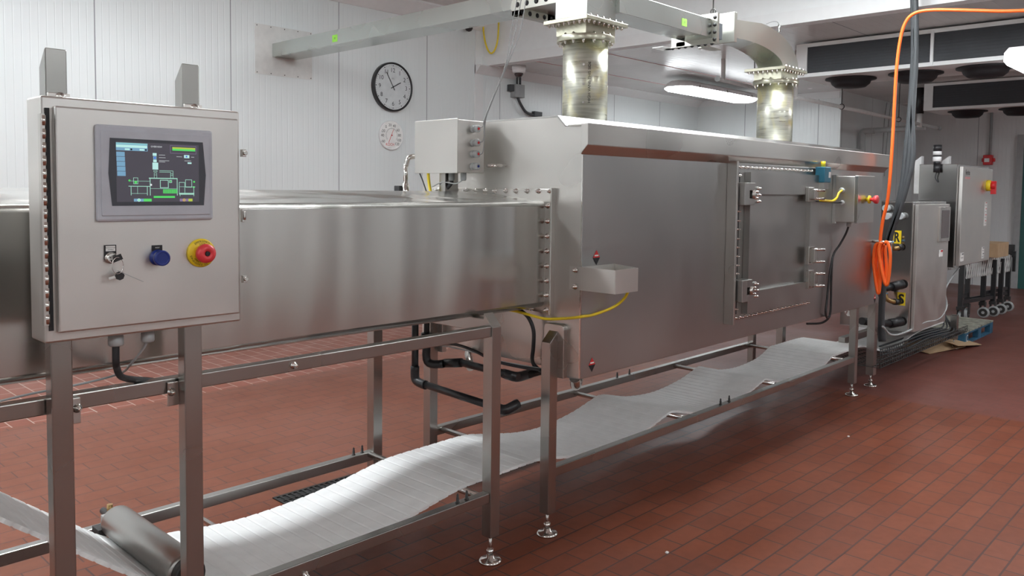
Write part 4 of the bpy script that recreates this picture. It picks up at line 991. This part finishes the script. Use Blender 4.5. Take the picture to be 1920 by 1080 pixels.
# ================================================================ E-STOP BOX ON THE OVEN
eb = thing('switch_box', 'stainless switch box with red stop button on the oven front beside the door', 'switch box', (5.41, 2.05, 1.31))
new('steel_door').box(5.276, 5.548, 1.998, 2.12, 1.310, 1.606).build('box', eb, bevel=.003)
new('steel').box(5.272, 5.552, 1.975, 1.997, 1.306, 1.610).build('lid', eb, bevel=.002)
new('chrome').box(5.28, 5.30, 2.12, 2.142, 1.30, 1.615).box(5.50, 5.52, 2.12, 2.142, 1.30, 1.615).build('mounting_bar', eb)
zc = at(1626, 374, 'y', 1.97).z; xc = 5.415
e2 = new('yellow').lathe([(.012, 0), (.012, .012), (.026, .014), (.026, .024), (.012, .026)], (xc, 1.975, zc), -Y, 28).build('emergency_stop', eb)
new('estop_red').lathe([(.010, 0), (.010, .012), (.026, .030), (.027, .045), (.020, .050), (.006, .049)], (xc, 1.95, zc), -Y, 28).build('stop_button', e2)
for py in (357, 380):
    p = at(1579, py, 'x', 5.276)
    new('light_grey').lathe([(.017, 0), (.017, .01), (.012, .02)], (5.276, p.y, p.z), -X, 14).build('cable_gland', eb)
p = at(1579, 357, 'x', 5.26)
new('cable_yellow').tube([p, at(1573, 362, 'x', 5.24), at(1568, 372, 'x', 5.20), at(1560, 377, 'x', 5.12), at(1545, 376, 'y', 2.05), at(1538, 375, 'y', 2.05)], .0075, 8).build('cable', eb)
p = at(1579, 380, 'x', 5.26)
new('black_rubber').tube([p, at(1565, 380, 'x', 5.22), at(1550, 378, 'y', 2.06), at(1530, 377, 'y', 2.06)], .004, 8).build('cable', eb)
p = at(1591, 418, 'y', 2.06)
new('light_grey').lathe([(.016, 0), (.016, .022), (.012, .028)], (5.36, 2.06, 1.306), -Z, 12).build('cable_gland', eb)
new('black_rubber').tube([(5.36, 2.06, 1.29), at(1586, 438, 'y', 2.08), at(1575, 458, 'y', 2.11), at(1562, 480, 'y', 2.128), at(1559, 520, 'y', 2.128), at(1558, 560, 'y', 2.128), at(1557, 585, 'y', 2.128), at(1552, 598, 'y', 2.14), at(1538, 606, 'y', 2.18), at(1512, 607, 'y', 2.25)], .0072, 8).build('cable', eb)
new('black_rubber').tube([at(1561, 482, 'y', 2.122), at(1556, 510, 'y', 2.122), at(1551, 560, 'y', 2.122), at(1548, 585, 'y', 2.122), at(1551, 596, 'y', 2.13), at(1556, 592, 'y', 2.122)], .0072, 8).build('cable', eb)

# ================================================================ ORANGE HOSE, BLACK BUNDLE
xh = 6.02
pts = [at(2300, 24, 'x', xh), at(2080, 22, 'x', xh), at(1935, 20, 'x', xh), at(1880, 21, 'x', xh), at(1800, 19, 'x', xh), at(1745, 19, 'x', xh), at(1715, 25, 'x', xh), at(1698, 42, 'x', xh), at(1688, 75, 'x', xh), at(1681, 130, 'x', xh), at(1677, 200, 'x', xh), at(1672, 290, 'x', xh), at(1665, 370, 'x', xh), at(1656, 410, 'x', xh), at(1652, 435, 'x', xh), at(1650, 456, 'x', xh)]
oh = thing('air_hose', 'bright orange air hose dropping from above and coiled on the oven peg', 'hose', (xh, 1.98, .9))
new('orange').tube(pts, .0115, 12).build('hose_run', oh)
b = new('orange')
def coil(pl, dx):
    b.tube([at(px, py, 'x', xh+dx) for px, py in pl], .0115, 12)
coil([(1650, 454), (1641, 462), (1638, 490), (1641, 520), (1645, 545), (1648, 548), (1651, 520), (1652, 490)], 0)
coil([(1652, 454), (1648, 470), (1652, 500), (1659, 530), (1664, 532), (1668, 505), (1669, 475), (1664, 455), (1659, 455)], -.03)
coil([(1656, 456), (1653, 480), (1656, 515), (1660, 532), (1662, 500), (1659, 460)], .025)
coil([(1645, 456), (1649, 490), (1646, 545), (1642, 500), (1645, 458)], .03)
b.build('hose_coil', oh)
b = new('hose_grey'); xb = 6.6
for i, (o1, o2) in enumerate(((0, 0), (4.5, 9), (2, 17))):
    q = at(1712+o1, -30, 'x', xb); b.tube([Vector((q.x, q.y, ZH)), q, at(1713+o1, 60, 'x', xb), at(1712+o1, 120, 'x', xb), at(1707+o1, 200, 'x', xb), at(1698+o2*.8, 290, 'x', xb), at(1692+o2*.6, 340, 'x', xb), at(1681+o2*.3, 395, 'x', xb), at(1668+o1*.6, 440, 'x', xb), at(1656+o1, 490, 'x', xb), at(1651+o1, 560, 'x', xb), at(1649+o1, 610, 'x', xb), at(1652+o1, 640, 'x', xb)], .021, 10)
tag(b.build('cable_bundle'), 'thick black cable bundle dropping from the ceiling behind the orange hose', 'cables')
b = new('light_grey').tube([at(1690, 395, 'x', 6.62), at(1684, 410, 'x', 6.62), at(1676, 432, 'x', 6.62), at(1671, 445, 'x', 6.62), at(1669, 500, 'x', 6.62), at(1651, 560, 'x', 6.62), at(1646, 600, 'x', 6.62), at(1650, 635, 'x', 6.62)], .007, 8)
tag(b.build('white_tube'), 'thin white tube running down between oven and machine cabinets', 'hose')

# ================================================================ CABINETS BEYOND THE OVEN
c1 = thing('electrical_cabinet', 'dark sided stainless cabinet with narrow window, marked R and S', 'cabinet', (7.55, 2.5, .34))
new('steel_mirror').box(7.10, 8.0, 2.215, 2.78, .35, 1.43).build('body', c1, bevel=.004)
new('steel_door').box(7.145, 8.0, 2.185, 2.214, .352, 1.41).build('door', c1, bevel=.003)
w0 = at(1762, 388, 'y', 2.185); w1 = at(1774, 452, 'y', 2.185)
wf = new('steel').box(w0.x-.03, w1.x+.045, 2.17, 2.186, w1.z, w0.z).build('window_frame', c1, bevel=.003)
new('glass_dark').box(w0.x+.02, w1.x+.015, 2.1685, 2.17, w1.z+.03, w0.z-.03).build('pane', wf)
q = at(1764, 475, 'y', 2.185)
lab(new('white_paper').box(q.x-.05, q.x+.05, 2.183, 2.185, q.z-.03, q.z+.03).build('sticker', c1), 'small white warning sticker')
new('red').box(q.x-.01, q.x+.048, 2.1822, 2.183, q.z+.012, q.z+.028).build('sticker_band', c1)
for px, py, s in ((1682.5, 444.5, 'R'), (1690, 560.5, 'S')):
    p = at(px, py, 'x', 7.098); b = new('yellow').box(7.0965, 7.0985, p.y-.031, p.y+.031, p.z-.054, p.z+.054)
    b.use('ink').text(s, (7.0962, p.y, p.z), -Y, Z, h=.084, w=.046, bold=.035)
    lab(b.build('letter_sign', c1), 'yellow sign with black letter '+s)
def fitting(pl, par, label=None):
    pts = [at(px, py, 'x', x) for px, py, x in pl]
    return pts
for (pl) in ([(1690, 463, 7.09), (1684, 465, 7.05), (1674, 466, 7.0), (1671, 458, 6.97), (1671, 445, 6.97)], [(1685, 566, 7.09), (1676, 566, 7.03), (1664, 562, 6.98), (1660, 553, 6.97), (1659, 545, 6.97)]):
    P = [at(*q[:2], 'x', q[2]) for q in pl]
    new('brass').tube(P, .019, 12, 4).build('elbow', c1)
    new('black_plastic').cyl(P[0], P[1], .026, 14).build('union', c1)
    new('blue_tape').cyl(P[-2].lerp(P[-1], .2), P[-2].lerp(P[-1], .5), .0205, 12).build('tape_band', c1)
for (a_, b_, c_) in (((1692, 533, 7.09), (1672, 538, 7.0), (1650, 541, 6.9)), ((1690, 603, 7.09), (1668, 607, 6.98), (1616, 602, 6.5))):
    P = [at(*q[:2], 'x', q[2]) for q in (a_, b_, c_)]
    new('black_plastic').cyl(P[0], P[1], .038, 14).cyl(P[1], P[2], .030, 14).build('hose_stub', c1)
for px, py in ((1665, 390), (1667, 405), (1692, 405)):
    p = at(px, py, 'x', 7.1); new('light_grey').cyl(p-X*.06, p, .028, 12).build('cable_gland', c1)
c2 = thing('electrical_cabinet', 'tall pale stainless cabinet with red and yellow rotary switch and stickers', 'cabinet', (8.9, 2.4, .8))
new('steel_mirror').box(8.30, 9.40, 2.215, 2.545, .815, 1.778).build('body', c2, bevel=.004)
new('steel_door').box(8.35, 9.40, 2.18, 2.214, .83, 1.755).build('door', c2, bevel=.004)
for px in (1725, 1776):
    p = at(px, 293, 'x', 8.5); new('white_paint').prism([(p.y-.03, 1.5), (p.y+.03, 1.5), (p.y+.03, p.z-.05), (p.y-.03, p.z)], 'x', 8.45, 8.52).build('mounting_post', c2)
p = at(1812, 323, 'y', 2.178)
b = new('ink').text('Ferrite', (8.50, 2.1785, p.z), X, Z, w=.14, h=.045); b.use('pink').box(8.42, 8.58, 2.1775, 2.179, p.z-.062, p.z-.042); b.build('maker_sign', c2)
s = at(1853, 348, 'y', 2.178)
rs = new('yellow').lathe([(.055, 0), (.055, .03), (.04, .036)], (s.x-.03, 2.18, s.z), -Y, 24).build('rotary_switch', c2)
new('red').box(s.x-.045, s.x-.015, 2.10, 2.146, s.z-.085, s.z+.045).cyl((s.x-.03, 2.146, s.z), (s.x-.03, 2.105, s.z), .038, 16).build('switch_handle', rs)
def sticker(px, py, w, h, par, bands=1, head='ink_red'):
    p = at(px, py, 'y', 2.178); b = new('white_paper').box(p.x-w/2, p.x+w/2, 2.1782, 2.1798, p.z-h/2, p.z+h/2)
    for i in range(bands):
        z = p.z+h/2-h*(i+.16)/bands; b.use(head).box(p.x-w*.1, p.x+w*.42, 2.1776, 2.1782, z-h*.06/bands, z+h*.06/bands)
        b.use('ink').box(p.x-w*.35, p.x+w*.3, 2.1776, 2.1782, z-h*.45/bands, z-h*.40/bands)
    b.build('sticker', par)
sticker(1848, 401, .085, .24, c2, 4); sticker(1843, 474, .085, .115, c2, 2, 'ink'); sticker(1804, 482, .11, .08, c2, 1, 'ink')
sl = thing('stack_light', 'black and white banded signal tower on top of the tall cabinet', 'signal light', (8.29, 2.40, 1.72))
p = at(1757, 300, 'x', 8.26)
for z0, z1, mt, r in ((1.775, 1.80, 'black_plastic', .03), (1.80, 1.845, 'white_plastic', .037), (1.845, 1.86, 'black_plastic', .038), (1.86, 1.895, 'white_plastic', .037), (1.895, 1.955, 'black_plastic', .037), (1.70, 1.775, 'black_plastic', .030)):
    new(mt).cyl((8.26, p.y, z0), (8.26, p.y, z1), r, 24).build({'white_plastic': 'light_segment', 'black_plastic': 'housing'}[mt], sl)
new('hose_grey').tube([(8.26, p.y, 1.70), (8.265, p.y+.01, 1.65), (8.29, p.y-.005, 1.61)], .005, 6).build('cable', sl)
# frame and wire tray below the cabinets
ft = thing('cabinet_frame', 'stainless leg frame under the electrical cabinets beyond the oven', 'frame', (7.6, 2.5, 0))
for x, y in ((6.44, 2.25), (6.46, 3.0), (8.62, 2.25), (8.62, 2.75)):
    l = square_post(x, y, .09, .70 if x < 7 and y < 2.6 else .33 if x > 7 else .6, .06).build('leg', ft, bevel=.003); foot(x+.03, y+.03, .1, l)
new('steel_post').box(6.5, 9.3, 2.5, 2.55, .295, .345).box(8.64, 8.68, 2.46, 2.50, .345, .815).build('cross_rail', ft)
wt = new('chrome'); wy0, wy1, wz = 2.19, 2.62, .165
MATS['wire'] = MATS['dark_iron']
wt = new('dark_iron')
for k in range(8): wt.cyl((6.4, wy0+(wy1-wy0)*k/7, wz), (8.75, wy0+(wy1-wy0)*k/7, wz), .0035, 5)
for k in range(48): wt.cyl((6.4+2.35*k/47, wy0, wz), (6.4+2.35*k/47, wy1, wz), .0030, 5)
for k in range(48): wt.cyl((6.4+2.35*k/47, wy0, wz), (6.4+2.35*k/47, wy0, wz+.06 if k > 12 else wz+.14), .0030, 5)
for zz in (.03, .06): wt.cyl((6.4, wy0, wz+zz), (8.75, wy0, wz+zz), .0035, 5)
wt.cyl((6.4, wy0, wz+.14), (7.0, wy0, wz+.14), .0035, 5)
tag(wt.build('wire_tray'), 'wire mesh cable tray running low below the electrical cabinets', 'cable tray')
b = new('hose_grey')
for i in range(4):
    b.tube([(6.75+i*.07, 2.30+i*.03, .20+.01*i), (7.3, 2.28+i*.04, .185+.012*i), (7.9, 2.3+i*.03, .19+.01*i), (8.3, 2.28+i*.03, .185+.01*i), (8.6, 2.27+i*.03, .19+.012*i), (8.78, 2.40+i*.02, .30+.03*i), (8.80, 2.5, .60)], .008, 8)
b.use('light_grey').tube([at(1655, 612, 'y', 2.21), at(1672, 628, 'y', 2.21), at(1700, 622, 'y', 2.21), at(1732, 605, 'y', 2.19), at(1760, 598, 'y', 2.19), at(1775, 575, 'y', 2.19), at(1772, 545, 'y', 2.22), at(1785, 520, 'y', 2.24), at(1798, 503, 'y', 2.27)], .008, 8)
tag(b.build('cable_bundle'), 'tangle of black and white cables lying in the wire tray', 'cables')
cbx = thing('cardboard_scraps', 'flattened brown cardboard lying on the floor under the wire tray', 'cardboard', (8.4, 2.5, 0))
del cbx['category'], cbx['label']; bpy.data.objects.remove(cbx)
b = new('cardboard').add([(8.15, 2.35, .01), (8.75, 2.2, .02), (8.95, 2.45, .05), (8.3, 2.7, .04)], [(0, 1, 2, 3)]).add([(8.5, 2.2, .06), (9.0, 2.12, .015), (9.15, 2.3, .02), (8.6, 2.42, .09)], [(0, 1, 2, 3)])
o = b.build('cardboard_sheet'); so = o.modifiers.new('s', 'SOLIDIFY'); so.thickness = .006
tag(o, 'crumpled brown cardboard on the floor beside the blue pallet', 'cardboard')

# ================================================================ PALLET
pl = thing('pallet', 'blue painted wooden pallet with worn top boards on the floor', 'pallet', (9.45, 2.6, 0))
P0, P1 = 8.92, 9.98; y0, y1 = 2.25, 3.15
for i, xx in enumerate((P0, (P0+P1)/2-.03, P1-.06)): pass
for i in range(3):
    yy = y0+(y1-y0-.05)*i/2
    b = new('pallet_blue').box(P0, P1, yy, yy+.05, .100, .118).box(P0, P1, yy, yy+.05, .0, .016)
    for j in range(3):
        xx = P0+(P1-P0-.12)*j/2; b.box(xx, xx+.12, yy, yy+.05, .016, .100)
    b.build('stringer', pl)
b = new('pallet_blue')
for i in range(9):
    xx = P0+(P1-P0-.09)*i/8
    b2 = new('pallet_top').box(xx, xx+.09, y0-.003, y1+.003, .118, .134); b2.build('top_board', pl)
new('pallet_blue').box(P0-.003, P0+.0, y0, y1, 0, .118).build('end_board', pl)
b = new('white_paper').text('C', (8.99, y0-.0015, .06), X, Z, h=.07); b.build('painted_mark', pl)

# ================================================================ EXPANDING ROLLER CONVEYOR + BOX
rc_ = thing('roller_conveyor', 'expanding skate-wheel conveyor on black legs and casters near the door', 'conveyor', (11.4, 2.8, 0))
LEGS = [((1803, 588), (1806, 496)), ((1842, 577), (1846, 495)), ((1860, 577), (1862, 497)), ((1876, 570), (1878, 495)), ((1887, 565), (1892, 497)), ((1814, 580), (1815, 500))]
spots = [(10.95, 2.62), (11.2, 2.30), (11.62, 2.34), (12.15, 2.40), (12.7, 2.47), (11.4, 3.05)]
spots = [(at(px, py, 'z', .12).x, at(px, py, 'z', .12).y) for px, py in ((1800, 586), (1842, 577), (1861, 575), (1875, 571), (1888, 566), (1812, 580))]
for (x, y) in spots:
    l = new('black_plastic').box(x-.025, x+.025, y-.025, y+.025, .19, .70).build('leg', rc_)
    cs = new('dark_iron').box(x-.035, x+.035, y-.035, y+.035, .15, .19).box(x-.03, x+.05, y-.028, y-.022, .06, .16).box(x-.03, x+.05, y+.022, y+.028, .06, .16).build('caster_fork', l)
    wa = Y if x < 10.8 else X
    wc = Vector((x+.02, y, .068)) if wa is Y else Vector((x-.03, y-.02, .068))
    w = new('light_grey').lathe([(.05, 0), (.066, .003), (.066, .033), (.05, .036)], wc-wa*.018, wa, 20)
    w.use('dark_iron').cyl(wc-wa*.022, wc+wa*.022, .048, 16).use('light_grey').cyl(wc-wa*.026, wc+wa*.026, .018, 10); w.build('caster_wheel', l)
xs = [s[0] for s in spots]; ysx = [s[1] for s in spots]
new('black_plastic').bar((spots[0][0], spots[0][1], .24), (spots[2][0], spots[2][1], .24), .03, .04).bar((spots[5][0], spots[5][1], .24), (spots[4][0], spots[4][1], .24), .03, .04).bar((spots[1][0], spots[1][1], .30), (spots[4][0], spots[4][1], .30), .03, .04).bar((spots[0][0], spots[0][1], .3), (spots[5][0], spots[5][1], .3), .03, .04).build('base_rail', rc_)
a0 = Vector((spots[0][0], spots[0][1]-.05, .74)); a1 = Vector((spots[4][0], spots[4][1]-.03, .74))
for s_, yo in ((0, 0), (1, .55)):
    b = new('white_paint')
    n = 22
    for i in range(n):
        f0, f1 = i/n, (i+1)/n; zz = (.58, .72)
        p = a0.lerp(a1, f0); q = a0.lerp(a1, f1)
        b.bar((p.x, p.y+yo, .52), (q.x, q.y+yo, .73), .006, .034).bar((p.x, p.y+yo+.01, .73), (q.x, q.y+yo+.01, .52), .006, .034)
    b.build('scissor_side', rc_)
b = new('white_paint')
for i in range(14):
    p = a0.lerp(a1, i/13); b.cyl((p.x, p.y, .735), (p.x, p.y+.55, .735), .006, 6)
    for k in range(5): b.cyl((p.x, p.y+.05+k*.11, .735), (p.x, p.y+.08+k*.11, .735), .024, 10)
b.build('skate_wheels', rc_)
p = Vector((a1.x, a1.y, .70)); new('black_plastic').box(p.x-.02, p.x+.02, p.y-.03, p.y+.58, .70, .86).build('end_stop', rc_)
new('black_plastic').box(p.x-.05, p.x-.0, p.y-.05, p.y-.02, .52, .78).build('end_plate', rc_)
bxp = at(1864, 487, 'y', 2.5)
b = new('cardboard').box(10.72, 11.23, 2.40, 2.80, .763, .93)
tag(b.build('cardboard_box', bevel=.006), 'brown cardboard box sitting on the expanding conveyor', 'box')
# strobe on the far wall
p = at(1853, 300, 'x', FX-.04)
sb = thing('alarm_strobe', 'red fire alarm strobe on the far wall with grey conduit above', 'alarm', (FX, p.y, p.z-.08))
new('red').box(FX-.10, FX, p.y-.065, p.y+.065, p.z-.08, p.z+.08).box(FX-.05, FX, p.y-.095, p.y+.095, p.z-.03, p.z+.03).build('housing', sb, bevel=.01)
new('white_plastic').box(FX-.115, FX-.10, p.y-.03, p.y+.04, p.z-.035, p.z+.025).build('flash_lens', sb)
new('grey_plastic').cyl((FX-.03, p.y-.02, p.z+.08), (FX-.03, p.y-.02, ZL), .02, 10).build('conduit', sb)
# floor drain
gd = thing('floor_drain', 'black slotted trench grate in the red floor behind the belt', 'drain', (2.4, 3.4, 0))
b = new('grate').box(2.0, 3.0, 3.325, 3.34, 0, .006).box(2.0, 3.0, 3.455, 3.47, 0, .006).box(2.0, 3.0, 3.393, 3.402, 0, .006)
for i in range(34): b.box(2.0+i*.03, 2.0+i*.03+.012, 3.33, 3.46, 0, .0055)
b.build('grate', gd); new('ink').box(2.0, 3.0, 3.33, 3.46, .0002, .0012).build('channel', gd)
# second tube on the floor side: far wheel speck of debris on the floor
for px, py in ((1251, 1037), (1591, 819)):
    p = at(px, py, 'z', 0); tag(new('white_paper').box(p.x-.007, p.x+.006, p.y-.005, p.y+.006, 0, .006).build('paper_scrap', bevel=.001), 'tiny white scrap on the red floor in the near right foreground' if py > 900 else 'tiny white scrap on the red floor farther back beside the darker bricks', 'scrap')

# ================================================================ WORLD, VIEW
w = bpy.data.worlds.new('world'); bpy.context.scene.world = w; w.use_nodes = True
w.node_tree.nodes['Background'].inputs[0].default_value = (.9, .95, 1, 1); w.node_tree.nodes['Background'].inputs[1].default_value = .02
sc = bpy.context.scene
sc.view_settings.view_transform = 'Standard'; sc.view_settings.look = 'None'; sc.view_settings.gamma = 1; sc.view_settings.use_curve_mapping = False
sc.view_settings.exposure = 0.32
sc.cycles.max_bounces = 8; sc.cycles.diffuse_bounces = 5; sc.cycles.glossy_bounces = 5; sc.cycles.sample_clamp_indirect = 6
sc.cycles.use_denoising = True
